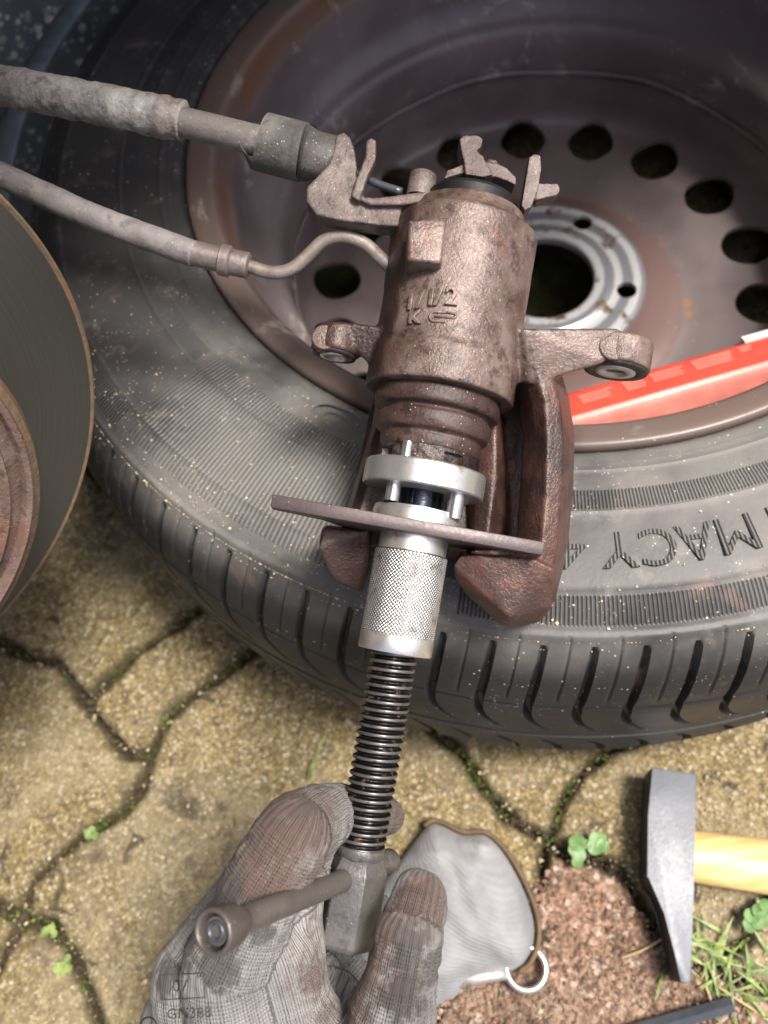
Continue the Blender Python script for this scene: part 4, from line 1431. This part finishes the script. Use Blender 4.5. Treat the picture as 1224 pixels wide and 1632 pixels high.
lathe_axis('rod_shoulder', [(36 * R_, AY(1347)), (37 * R_, AY(1350)), (37 * R_, AY(1361)), (34 * R_, AY(1366))], 'hex', tool, 60)
# hexagon head
hy0, hy1 = AY(1362), AY(1506)
bm = bmesh.new()
def hexring(r, y, off):
    return [bm.verts.new((r * math.sin(off + PI / 3 * k), y, r * math.cos(off + PI / 3 * k))) for k in range(6)]
ho = math.radians(16)
RH = 48 * R_
rg = [hexring(RH * 0.80, hy0, ho), hexring(RH, hy0 - 4.5, ho), hexring(RH, hy1 + 2.2, ho), hexring(RH * 0.86, hy1, ho)]
for p_, q_ in zip(rg, rg[1:]):
    for k in range(6):
        bm.faces.new((p_[k], p_[(k + 1) % 6], q_[(k + 1) % 6], q_[k]))
bm.faces.new(rg[0]); bm.faces.new(rg[-1])
bevel_all(bm, 0.5, 2)
hme2 = from_bm(bm, 'hexhead', LM)
place('hex_head', hme2, ['hex', 'hexworn_shaded'], tool)
for p_ in hme2.polygons:
    if p_.normal.dot(_xl) < -0.25 and abs(p_.normal.dot(_yl)) < 0.5:  # left faces: black scale, plus shade painted as darker steel
        p_.material_index = 1
hme2.set_sharp_from_angle(angle=math.radians(28))
# sliding bar with capped end
b0, b1 = pix(618, 1374, 0.341), pix(345, 1484, 0.252)
bm = bmesh.new()
a_cone(bm, b0, b1, 0.0039, seg=36)
tm = from_bm(bm, 'tbar')
tbar = place('sliding_bar', tm, 'tbar', tool)
tm.set_sharp_from_angle(angle=math.radians(40))
fm, L = frame_to(b0, b1)
V, F = lathe_np(smooth_prof([(0.0039, L - 0.012), (0.0050, L - 0.0095), (0.0062, L - 0.006), (0.0067, L - 0.002), (0.0067, L + 0.0010), (0.0062, L + 0.0020), (0.0054, L + 0.0019), (0.0049, L + 0.0008), (0.0047, L - 0.003), (0.003, L - 0.003)], 4), 56)
me = from_np(V, F, 'cap'); me.transform(fm)
place('end_cap', me, 'tbar', tbar)
V, F = lathe_np([(0.0031, L - 0.003), (0.0031, L + 0.0004), (0.0028, L + 0.0009), (0.0021, L + 0.0009), (0.0017, L + 0.0002), (0.0015, L - 0.0012), (0.0, L - 0.0014)], 40)
me = from_np(V, F, 'capbolt'); me.transform(fm)
place('cap_bolt', me, 'rod', tbar)
V, F = lathe_np([(0.0030, L - 0.0024), (0.0048, L - 0.0024)], 40)
me = from_np(V, F, 'cap_black_ring'); me.transform(fm)
place('cap_well_shade', me, 'black', tbar)  # black ring over the cup floor paints the recess's shade
V, F = lathe_np([(0, -0.003), (0.0036, -0.003), (0.0048, -0.0015), (0.0048, 0.003), (0.0039, 0.005)], 36)
me = from_np(V, F, 'cap2'); me.transform(fm)
place('end_cap', me, 'tbar', tbar)

# ================================================================== GLOVED HAND
chains = {
    'index': [(430, 1900, 0.318, 22), (395, 1700, 0.304, 19), (362, 1540, 0.297, 16.0), (415, 1420, 0.294, 14.2), (468, 1330, 0.296, 13.6), (500, 1308, 0.308, 12.6), (535, 1296, 0.330, 10.8), (565, 1294, 0.344, 9.6), (613, 1302, 0.350, 8.3)],
    'middle': [(390, 1900, 0.325, 22), (330, 1720, 0.314, 18), (312, 1560, 0.314, 16.0), (390, 1440, 0.322, 13.5), (462, 1400, 0.336, 12.0), (540, 1420, 0.360, 10.5), (600, 1460, 0.366, 9)],
    'ring': [(360, 1900, 0.335, 21), (300, 1760, 0.330, 17), (285, 1630, 0.334, 15), (360, 1530, 0.348, 12.5), (450, 1510, 0.366, 11.5), (540, 1540, 0.376, 10), (580, 1580, 0.372, 9)],
    'little': [(350, 1920, 0.345, 20), (300, 1820, 0.346, 15), (290, 1720, 0.352, 13), (370, 1640, 0.372, 11), (450, 1630, 0.380, 10), (520, 1650, 0.378, 9)],
    'thumb': [(560, 1920, 0.320, 24), (600, 1760, 0.305, 19.5), (622, 1640, 0.296, 16.0), (640, 1550, 0.294, 12.4), (652, 1490, 0.296, 11.6), (668, 1428, 0.304, 9.6)],
    'web': [(440, 1520, 0.303, 14.5), (462, 1600, 0.305, 15.0), (520, 1690, 0.308, 14.0), (590, 1740, 0.308, 15.0)],
    'cheek': [(484, 1335, 0.306, 12.0), (470, 1400, 0.309, 11.2), (466, 1460, 0.309, 11.2), (468, 1545, 0.308, 12.0), (470, 1600, 0.308, 13.0)],
    'inner': [(500, 1560, 0.342, 12.0), (545, 1625, 0.334, 14.0), (560, 1720, 0.325, 17.0)],
    'palm': [(470, 1720, 0.316, 20), (480, 1830, 0.325, 26), (470, 1980, 0.335, 30), (470, 2150, 0.34, 33)],
    'heel': [(470, 1720, 0.322, 18), (400, 1640, 0.330, 17)],
}
bm = bmesh.new()
bones = []
for nm, ch in chains.items():
    P = [(pix(x, y, d), r * 0.001) for x, y, d, r in ch]
    s = 0.0
    for (a, ra), (b, rb) in zip(P, P[1:]):
        L = (b - a).length
        bones.append((nm, a, b, ra, rb, s))
        s += L
        n = max(2, int(L / 0.004))
        for k in range(n + 1):
            t = k / n
            if k == 0 or k == n:
                a_sphere(bm, a.lerp(b, t), ra + (rb - ra) * t, 20)
        m, L2 = frame_to(a, b)
        bmesh.ops.create_cone(bm, cap_ends=True, segments=24, radius1=ra, radius2=rb, depth=L, matrix=m @ Matrix.Translation((0, 0, L / 2)))
hm = remeshed(bm, 0.0011, 9, 0.5)
nv = len(hm.vertices)
co = np.empty(nv * 3); hm.vertices.foreach_get('co', co); co = co.reshape(-1, 3)
no = np.empty(nv * 3); hm.vertices.foreach_get('normal', no); no = no.reshape(-1, 3)
best = np.full(nv, 1e9)
knit = np.zeros((nv, 3))
wsum = np.zeros(nv)
view = -np.array(_fw)
for nm, a, b, ra, rb, s0 in bones:
    if nm in ('palm', 'heel', 'cheek', 'inner'):
        continue
    A_, B_ = np.array(a), np.array(b)
    ab = B_ - A_
    L = np.linalg.norm(ab)
    d = ab / L
    t = np.clip(((co - A_) @ d) / L, 0, 1)
    c = A_ + t[:, None] * ab
    v = co - c
    dist = np.linalg.norm(v, axis=1) - (ra + (rb - ra) * t)
    e1 = np.cross(d, view); e1 /= np.linalg.norm(e1)
    e2 = np.cross(e1, d)
    ang = np.arctan2(v @ e1, v @ e2)
    rr_ = 0.013
    sel = dist < best
    best[sel] = dist[sel]
    knit[sel, 0] = (ang * rr_)[sel]
    knit[sel, 1] = (s0 + t * L)[sel]
# small folds
displace(hm, lambda p: noise.noise(p * 90) * 0.0008 + noise.noise(p * 260) * 0.0003)
_w = np.array([noise.noise(Vector((k_[0] * 55, k_[1] * 330, 0.5))) for k_ in knit])
_c = np.empty(nv * 3); hm.vertices.foreach_get('co', _c); _n = np.empty(nv * 3); hm.vertices.foreach_get('normal', _n)
hm.vertices.foreach_set('co', _c + _n * np.repeat(-np.abs(_w) * 0.0011, 3))
hm.update()
# where the glove is soiled, with the knob's shadow painted in: seen in photo positions of the real surface
def proj_np(c):
    dlt = c - np.array(CLOC)
    z = -(dlt @ np.array(CZ))
    return 612 + (dlt @ np.array(CX)) / z * FPX, 816 - (dlt @ np.array(CY)) / z * FPX
def blob(cx_, cy_, cz_, r):
    p = np.array(pix(cx_, cy_, cz_))
    return np.exp(-(((co - p) ** 2).sum(1)) / r ** 2)
brown = np.zeros(nv); black = np.zeros(nv)
for x, y, d_, r in ((480, 1300, 0.29, 0.024), (430, 1330, 0.285, 0.022), (400, 1400, 0.285, 0.014), (520, 1400, 0.29, 0.014), (520, 1480, 0.29, 0.013), (525, 1560, 0.295, 0.012), (610, 1300, 0.345, 0.016), (640, 1420, 0.292, 0.010), (600, 1480, 0.29, 0.012),
                    (585, 1540, 0.29, 0.013), (565, 1600, 0.295, 0.013), (690, 1430, 0.295, 0.012), (640, 1580, 0.283, 0.010), (440, 1420, 0.28, 0.012)):
    brown = np.maximum(brown, blob(x, y, d_, r))
for x, y, d_, r in ((690, 1540, 0.29, 0.008), (660, 1500, 0.283, 0.006), (350, 1545, 0.281, 0.010), (275, 1505, 0.292, 0.012), (248, 1560, 0.30, 0.009), (350, 1425, 0.285, 0.010), (310, 1465, 0.287, 0.010), (640, 1590, 0.281, 0.010), (650, 1520, 0.283, 0.007), (420, 1480, 0.285, 0.006)):  # dark smudges; those round the bar's knob also paint its shadow
    black = np.maximum(black, blob(x, y, d_, r) * 1.2)
at = hm.attributes.new('knit', 'FLOAT_VECTOR', 'POINT'); at.data.foreach_set('vector', knit.reshape(-1))
soil = np.stack([brown, black, np.zeros(nv)], 1)
at = hm.attributes.new('soil', 'FLOAT_VECTOR', 'POINT'); at.data.foreach_set('vector', soil.reshape(-1))
hand_loc = pix(480, 1720, 0.31)
person = place('person', hm, 'glove', origin=hand_loc)
tag(person, 'hand in a dirty grey knitted work glove turning the tool', 'person')
# printing on the back of the glove
bv = BVHTree.FromPolygons([tuple(v.co + hand_loc) for v in hm.vertices], [tuple(p.vertices) for p in hm.polygons])
def on_glove(me, px, py, ang, sc):
    ca_, sa_ = math.cos(ang), math.sin(ang)
    def fn(v):
        x = px + sc * (v.x * ca_ - v.y * sa_)
        y = py - sc * (v.x * sa_ + v.y * ca_)
        d = (pix(x, y, 1) - CLOC).normalized()
        h_, n_, i_, t_ = bv.ray_cast(CLOC, d)
        if h_ is None:
            return pix(x, y, 0.31)
        return h_ + n_ * 0.00025
    map_verts(me, fn)
    return me
def ink(me):
    return place('printed_mark', me, 'ink', person, origin=None)
for txt, px, py, sz in (('07', 288, 1572, 26), ('GN388', 302, 1615, 24)):
    ink(on_glove(text_mesh(txt, 1.0, 0, 0, 3), px, py, 0.05, sz))
bm = bmesh.new()
for (x0, y0), (x1, y1) in (((-1.1, 0.75), (1.6, 0.75)), ((-1.1, -0.75), (-1.1, 0.75)), ((-1.1, -0.75), (1.6, -0.75)), ((1.6, -0.75), (1.6, 0.75))):
    for k in range(10):
        a = Vector((x0 + (x1 - x0) * k / 10, y0 + (y1 - y0) * k / 10, 0)); b = Vector((x0 + (x1 - x0) * (k + 1) / 10, y0 + (y1 - y0) * (k + 1) / 10, 0))
        nrm = Vector((-(b - a).y, (b - a).x, 0)).normalized() * 0.04
        bm.faces.new([bm.verts.new(q_) for q_ in (a - nrm, b - nrm, b + nrm, a + nrm)])
ink(on_glove(from_bm(bm, 'frame'), 285, 1572, 0.05, 26))
bm = bmesh.new()
for k in range(28):
    a, b = 2 * PI * k / 28, 2 * PI * (k + 1) / 28
    bm.faces.new([bm.verts.new((r * math.cos(t), r * math.sin(t), 0)) for t, r in ((a, 0.8), (a, 1.0), (b, 1.0), (b, 0.8))])
ink(on_glove(from_bm(bm, 'ringmark'), 238, 1634, 0.0, 14))

# ================================================================== SECOND GLOVE on the paving
out = [(560, 1470), (600, 1412), (640, 1360), (672, 1318), (690, 1308), (708, 1312), (738, 1326), (772, 1326), (800, 1348), (824, 1386), (843, 1428), (855, 1470), (854, 1505), (842, 1532), (826, 1546), (790, 1552), (752, 1566), (724, 1592), (694, 1606), (650, 1640), (600, 1600), (560, 1540)]
gp = [gnd(x, y, 0.016) for x, y in out]
def cuff_z(P, d):
    t = np.clip(d / 0.030, 0, 1)
    z = np.where(d <= 0.0003, -0.006, 0.0015 + 0.0300 * np.sqrt(np.clip(1 - (1 - t) ** 2, 0, 1)))
    # soft creases running up from the wrist, flattened towards the hem
    u = P[:, 0] * 0.55 + P[:, 1] * 0.83
    cr = np.array([0.0026 * noise.noise(Vector((x * 34, y * 34, 3))) + 0.0012 * noise.noise(Vector((x * 95, y * 60, 8))) for x, y in P])
    cr = cr + 0.0010 * np.sin(u * 260 + 9 * cr / 0.004)
    return z + cr * np.clip(d / 0.006, 0, 1), t
cuff_me = height_mesh('cuff', [(p.x, p.y) for p in catmull(gp + [gp[0]], 5)[:-1]], 0.0011, cuff_z, 0.0)
gl_loc = Vector((gp[0].x, gp[0].y, 0))
glove = thing('work_glove', gl_loc, 'pale grey glove cuff with brown hem lying on the paving', 'glove')
place('cuff', cuff_me, 'cuff', glove)
bm = bmesh.new()
hem = [gnd(x, y, 0.012) for x, y in [(676, 1316), (690, 1308), (708, 1312), (738, 1326), (772, 1326), (800, 1348), (826, 1386), (846, 1428), (858, 1470), (857, 1505), (845, 1534), (828, 1548)]]
a_tube(bm, catmull(hem, 6), 0.0017, 12)
hm2 = from_bm(bm, 'hem')
for v in hm2.vertices:
    v.co.z = (v.co.z - 0.012) * 3.4 + 0.0085
place('hem', hm2, 'hem', glove)

# ring spanner half under the glove
spc = gnd(838, 1543, 0.008)
spanner = thing('ring_spanner', spc, 'chrome ring spanner end poking out from under the glove cuff', 'spanner')
V, F = lathe_np([(0.0088, -0.0028), (0.0108, -0.0034), (0.0122, -0.002), (0.0122, 0.002), (0.0108, 0.0034), (0.0088, 0.0028)], 48, True)
me = from_np(V, F, 'ring'); me.transform(Matrix.Translation(spc))
place('ring_end', me, 'chrome', spanner)
bm = bmesh.new()
e = gnd(700, 1570, 0.010)
dv = (e - spc).normalized()
a_tube(bm, [spc + dv * 0.0105, spc + dv * 0.02, spc + dv * 0.05, e], [0.0040, 0.0036, 0.0038, 0.0038], 16)
place('shank', from_bm(bm, 'shank'), 'chrome', spanner)

# ================================================================== HAMMER
HT = 0.030
head_px = [(1038, 1223), (1111, 1233), (1108, 1330), (1106, 1420), (1102, 1562), (1096, 1568), (1084, 1565), (1074, 1515), (1061, 1455), (1047, 1423), (1030, 1397), (1033, 1300)]
hp = [gnd(x, y, HT) for x, y in head_px]
cen = sum(hp, Vector()) / len(hp)
hammer = thing('hammer', Vector((cen.x, cen.y, 0.0)), 'grey steel hammer with pale wooden handle lying on the paving', 'hammer')
bm = bmesh.new()
a_prism(bm, [(p.x, p.y) for p in hp], 0.0045, HT)
bevel_all(bm, 0.0008, 2)
hd = from_bm(bm, 'head')
o = place('head', hd, ['hammer', 'hammer_shade_side'], hammer)
for p_ in hd.polygons:
    if abs(p_.normal.z) < 0.5:  # upright faces painted near black, their shade put into the colour
        p_.material_index = 1
hd.set_sharp_from_angle(angle=math.radians(30))
h0, h1 = gnd(1026, 1354, 0.016), gnd(1420, 1408, 0.018)
hd_dir = (h1 - h0).normalized()
bm = bmesh.new()
Lh = 0.27
wp = Vector((-hd_dir.y, hd_dir.x, 0))
N = 24
rings = []
for i in range(N + 1):
    t = i / N
    c = h0 + hd_dir * (Lh * t)
    w = 0.0125 + 0.0022 * t + 0.0012 * math.sin(t * 5)
    h_ = 0.0090 + 0.002 * t
    c.z = 0.0165
    if t < 0.02:
        w *= 0.9
        h_ *= 0.9
    rings.append([bm.verts.new(c + wp * (w * math.cos(a)) + Vector((0, 0, h_ * math.sin(a)))) for a in (2 * PI * k / 28 for k in range(28))])
for a, b in zip(rings, rings[1:]):
    for k in range(28):
        bm.faces.new((a[k], a[(k + 1) % 28], b[(k + 1) % 28], b[k]))
cap0 = bm.faces.new(rings[0]); bm.faces.new(rings[-1])
hdl = from_bm(bm, 'handle')
o = place('handle', hdl, ['wood', 'endgrain'], hammer)
for p_ in hdl.polygons:
    if len(p_.vertices) > 4:
        p_.material_index = 1
hdl.set_sharp_from_angle(angle=math.radians(50))

# thin rod near the lower right corner
rod_a, rod_b = gnd(1166, 1600, 0.006), gnd(940, 1665, 0.006)
bm = bmesh.new()
a_cone(bm, rod_a, rod_b, 0.0042, seg=6)
rme = from_bm(bm, 'rod')
rod = place('metal_rod', rme, 'rod', origin=Vector((rod_a.x, rod_a.y, 0)))
rme.set_sharp_from_angle(angle=math.radians(25))
tag(rod, 'thin dark metal rod lying on the red paving below the hammer', 'rod')

# ================================================================== PLANTS
def blade(bm, base, d, L, w, bend, z0=0.0):
    d = Vector((math.cos(d), math.sin(d), 0))
    sd = Vector((-d.y, d.x, 0))
    prev = None
    for k in range(5):
        t = k / 4
        p = Vector(base) + d * (L * t * (0.5 + 0.5 * t * bend)) + Vector((0, 0, z0 + L * 0.75 * (t - 0.62 * bend * t * t)))
        ww = w * (1 - t) ** 0.7 + 0.0001
        a, b = bm.verts.new(p - sd * ww), bm.verts.new(p + sd * ww)
        if prev:
            bm.faces.new((prev[0], prev[1], b, a))
        prev = (a, b)

def tuft(name, px, py, n, L, label, spread=0.012):
    c = gnd(px, py, -0.002)
    bm = bmesh.new()
    for i in range(n):
        blade(bm, c + Vector((random.gauss(0, spread), random.gauss(0, spread), 0)), random.uniform(0, 2 * PI), random.uniform(0.5, 1.0) * L, random.uniform(0.0008, 0.0016), random.uniform(0.5, 1.2))
    me = bpy.data.meshes.new(name); bm.to_mesh(me); bm.free()
    o = place(name, me, 'grass', origin=Vector((c.x, c.y, 0)))
    tag(o, label, 'grass', kind='stuff')
tuft('grass', 1150, 1550, 30, 0.022, 'tuft of short green grass growing beside the hammer tip', 0.012)
tuft('grass', 1200, 1578, 20, 0.022, 'loose green grass growing at the right edge below the hammer', 0.010)
tuft('grass', 1122, 1520, 12, 0.024, 'few grass blades beside the hammer head', 0.007)
bm = bmesh.new()
c = gnd(492, 1245, 0.002)
blade(bm, c, 0.95, 0.032, 0.0011, 1.0, 0.001)
me = bpy.data.meshes.new('grass_blade'); bm.to_mesh(me); bm.free()
tag(place('grass_blade', me, 'grass', origin=c), 'single green grass blade lying on the sandy paving', 'grass blade')
for k, (x0, y0, x1, y1, lab) in enumerate(((990, 1527, 1055, 1496, 'pale dry straw on red paving between cuff and hammer'), (1124, 1570, 1135, 1612, 'pale dry straw lying under the hammer tip'), (1140, 1570, 1205, 1612, 'long pale dry straw at the lower right corner'))):
    bm = bmesh.new()
    a_tube(bm, catmull([gnd(x0, y0, 0.002), gnd((x0 + x1) / 2 + 3, (y0 + y1) / 2 + 2, 0.004), gnd(x1, y1, 0.002)], 6), 0.0007, 6)
    tag(place('straw', from_bm(bm, 'straw'), 'straw', origin=gnd(x0, y0, 0)), lab, 'straw', 'dry straws on the paving')

def leaf_disc(bm, c, r, tilt, az, fold=0.25):
    q = Matrix.Rotation(az, 4, 'Z') @ Matrix.Rotation(tilt, 4, 'Y')
    vs = []
    n = 12
    ctr = bm.verts.new(Vector(c))
    for k in range(n):
        a = 2 * PI * k / n
        rr_ = r * (1 - 0.22 * math.exp(-(min(a, 2 * PI - a) / 0.35) ** 2))
        vs.append(bm.verts.new(Vector(c) + q @ Vector((rr_ * math.cos(a), rr_ * math.sin(a), fold * abs(rr_ * math.sin(a))))))
    for k in range(n):
        bm.faces.new((ctr, vs[k], vs[(k + 1) % n]))
def small_plant(px, py, leaves, r, label, mat='leaf', name='clover_plant'):
    c = gnd(px, py, 0)
    t = thing(name, Vector((c.x, c.y, 0)), label, 'plant')
    for lx_, ly_, sc in leaves:
        p = gnd(px + lx_, py + ly_, 0.010)
        bm = bmesh.new()
        leaf_disc(bm, p, r * sc, random.uniform(-0.3, 0.3), random.uniform(0, 6.3))
        me = bpy.data.meshes.new('leaf'); bm.to_mesh(me); bm.free()
        place('leaf', me, mat, t)
    bm = bmesh.new()
    for lx_, ly_, sc in leaves:
        p = gnd(px + lx_, py + ly_, 0.0095)
        a_tube(bm, [c + Vector((0, 0, -0.004)), (c + p) / 2 + Vector((0, 0, 0.004)), p], 0.0005, 5)
    place('stem', from_bm(bm, 'stem'), mat, t)
small_plant(930, 1352, [(-10, -8, 1), (-8, 10, 0.9), (-14, 2, 0.8), (22, -14, 1.0), (30, -4, 0.8), (18, -2, 0.9), (4, -6, 0.6), (-10, 22, 0.7)], 0.0048, 'small clover with pale green leaves at the red paving apex')
small_plant(398, 1022, [(-5, -2, 1), (5, 0, 1), (0, 6, 0.8)], 0.0036, 'tiny green seedling beside the tyre on the left paving', 'grass', 'seedling')
small_plant(100, 1540, [(-6, 4, 1), (4, -4, 0.9), (0, 8, 0.8), (10, 2, 0.7), (8, -12, 0.7)], 0.0034, 'tiny seedling in the joint at lower left', 'grass', 'seedling')
small_plant(76, 1484, [(-4, 2, 1), (6, -4, 0.9), (10, 4, 0.8)], 0.0030, 'tiny yellow green seedling at the joint crossing, lower left', 'grass', 'seedling')
small_plant(147, 1328, [(-5, 2, 1), (5, 3, 0.9), (0, -5, 0.8), (-10, -2, 0.6)], 0.0030, 'tiny yellow green seedling in the middle of left joint', 'grass', 'seedling')
small_plant(1205, 1455, [(-8, 6, 1), (6, -2, 1), (10, 10, 1), (-12, 20, 0.9), (2, 16, 0.8), (14, -12, 0.8)], 0.0042, 'broad leaved weed below the hammer handle at right', 'leaf', 'weed')

# moss and crumbs along the joints
def along(line, step):
    P = [gnd(x, y, 0) for x, y in line]
    for a, b in zip(P, P[1:]):
        n = max(1, int((b - a).length / step))
        for k in range(n):
            yield a.lerp(b, (k + random.random()) / n)
bm = bmesh.new()
lines = [(A, 0.30), (Dj, 0.35), (B, 0.25), ([(0, 1018), (41, 1046), (91, 1055), (137, 1119)], 0.30), (Fl, 0.55), (Fr, 0.65), (RU[:6], 0.25), (H, 0.8), ([(0, 1448), (37, 1462), (0, 1535)], 0.4)]
for ln, dens in lines:
    for p in along(ln, 0.0007):
        if noise.noise(Vector((p.x * 40, p.y * 40, 5))) + dens < random.uniform(0.15, 0.75):
            continue
        c = p + Vector((random.gauss(0, 0.0026), random.gauss(0, 0.0026), random.uniform(-0.010, -0.002)))
        for q_ in range(3):
            d = random.uniform(0, 2 * PI)
            L = random.uniform(0.0014, 0.0034)
            w = L * 0.28
            e = Vector((math.cos(d), math.sin(d), 0))
            sd = Vector((-e.y, e.x, 0))
            tip = c + e * L * 0.7 + Vector((0, 0, L))
            bm.faces.new([bm.verts.new(x) for x in (c - sd * w, c + sd * w, tip)])
me = bpy.data.meshes.new('moss'); bm.to_mesh(me); bm.free()
tag(place('moss', me, 'moss', smooth=False), 'green moss growing in the paving joints', 'moss', kind='stuff')

def crumbs(name, mat, label, n, smin, smax, gen):
    base_v = np.array([(1, 0, 0), (-1, 0, 0), (0, 1, 0), (0, -1, 0), (0, 0, 1), (0, 0, -1)], float)
    base_f = np.array([(0, 2, 4), (2, 1, 4), (1, 3, 4), (3, 0, 4), (2, 0, 5), (1, 2, 5), (3, 1, 5), (0, 3, 5)])
    Vs, Fs = [], []
    for i in range(n):
        p = gen()
        if p is None:
            continue
        s = random.uniform(smin, smax) * (0.6 + random.random() ** 3)
        v = base_v * np.array([s * random.uniform(0.6, 1.3), s * random.uniform(0.6, 1.3), s * random.uniform(0.5, 0.9)]) + rng.normal(0, s * 0.15, (6, 3))
        a = random.uniform(0, 2 * PI)
        rot = np.array([(math.cos(a), -math.sin(a), 0), (math.sin(a), math.cos(a), 0), (0, 0, 1)])
        Vs.append(v @ rot.T + np.array([p[0], p[1], p[2] + s * 0.3]))
        Fs.append(base_f + 6 * (len(Vs) - 1))
    me = from_np(np.concatenate(Vs), np.concatenate(Fs), name)
    tag(place(name, me, mat, smooth=False), label, 'grit', kind='stuff')
def g_ground():
    x, y = random.uniform(-60, 1290), random.uniform(960, 1680)
    return gnd(x, y, 0.0)
def g_red():
    for _ in range(20):
        x, y = random.uniform(690, 1200), random.uniform(1370, 1660)
        if y > 1370 + abs(x - 900) * 0.7:
            return gnd(x, y, 0.0005)
def g_joint():
    ln = random.choice(lines)[0]
    k = random.randrange(len(ln) - 1)
    t = random.random()
    p = gnd(ln[k][0] + (ln[k + 1][0] - ln[k][0]) * t, ln[k][1] + (ln[k + 1][1] - ln[k][1]) * t, 0)
    return p + Vector((random.gauss(0, 0.004), random.gauss(0, 0.004), -0.004))
def g_tyre():
    a = math.radians(random.uniform(-170, -60))
    if random.random() < 0.6:
        a = math.radians(random.gauss(-135, 14))
    r = random.choice((0.2975, random.uniform(0.215, 0.30), random.gauss(0.290, 0.008)))
    r = min(max(r, 0.212), 0.300)
    z = np.interp(r, [p[0] for p in half], [p[1] for p in half])
    return (WC.x + r * math.cos(a), WC.y + r * math.sin(a), z + 0.0002)
crumbs('grit', 'grit', 'pale sand grains scattered over the paving', 6000, 0.0004, 0.0011, g_ground)
crumbs('gravel', 'redpaver', 'reddish aggregate stones on the red paving', 3400, 0.0006, 0.0018, g_red)
crumbs('soil_crumbs', 'darkgrit', 'dark soil crumbs along the paving joints', 2600, 0.0006, 0.0018, g_joint)
crumbs('tyre_grit', 'grit', 'pale dust grains stuck to the tyre', 1500, 0.0002, 0.0006, g_tyre)
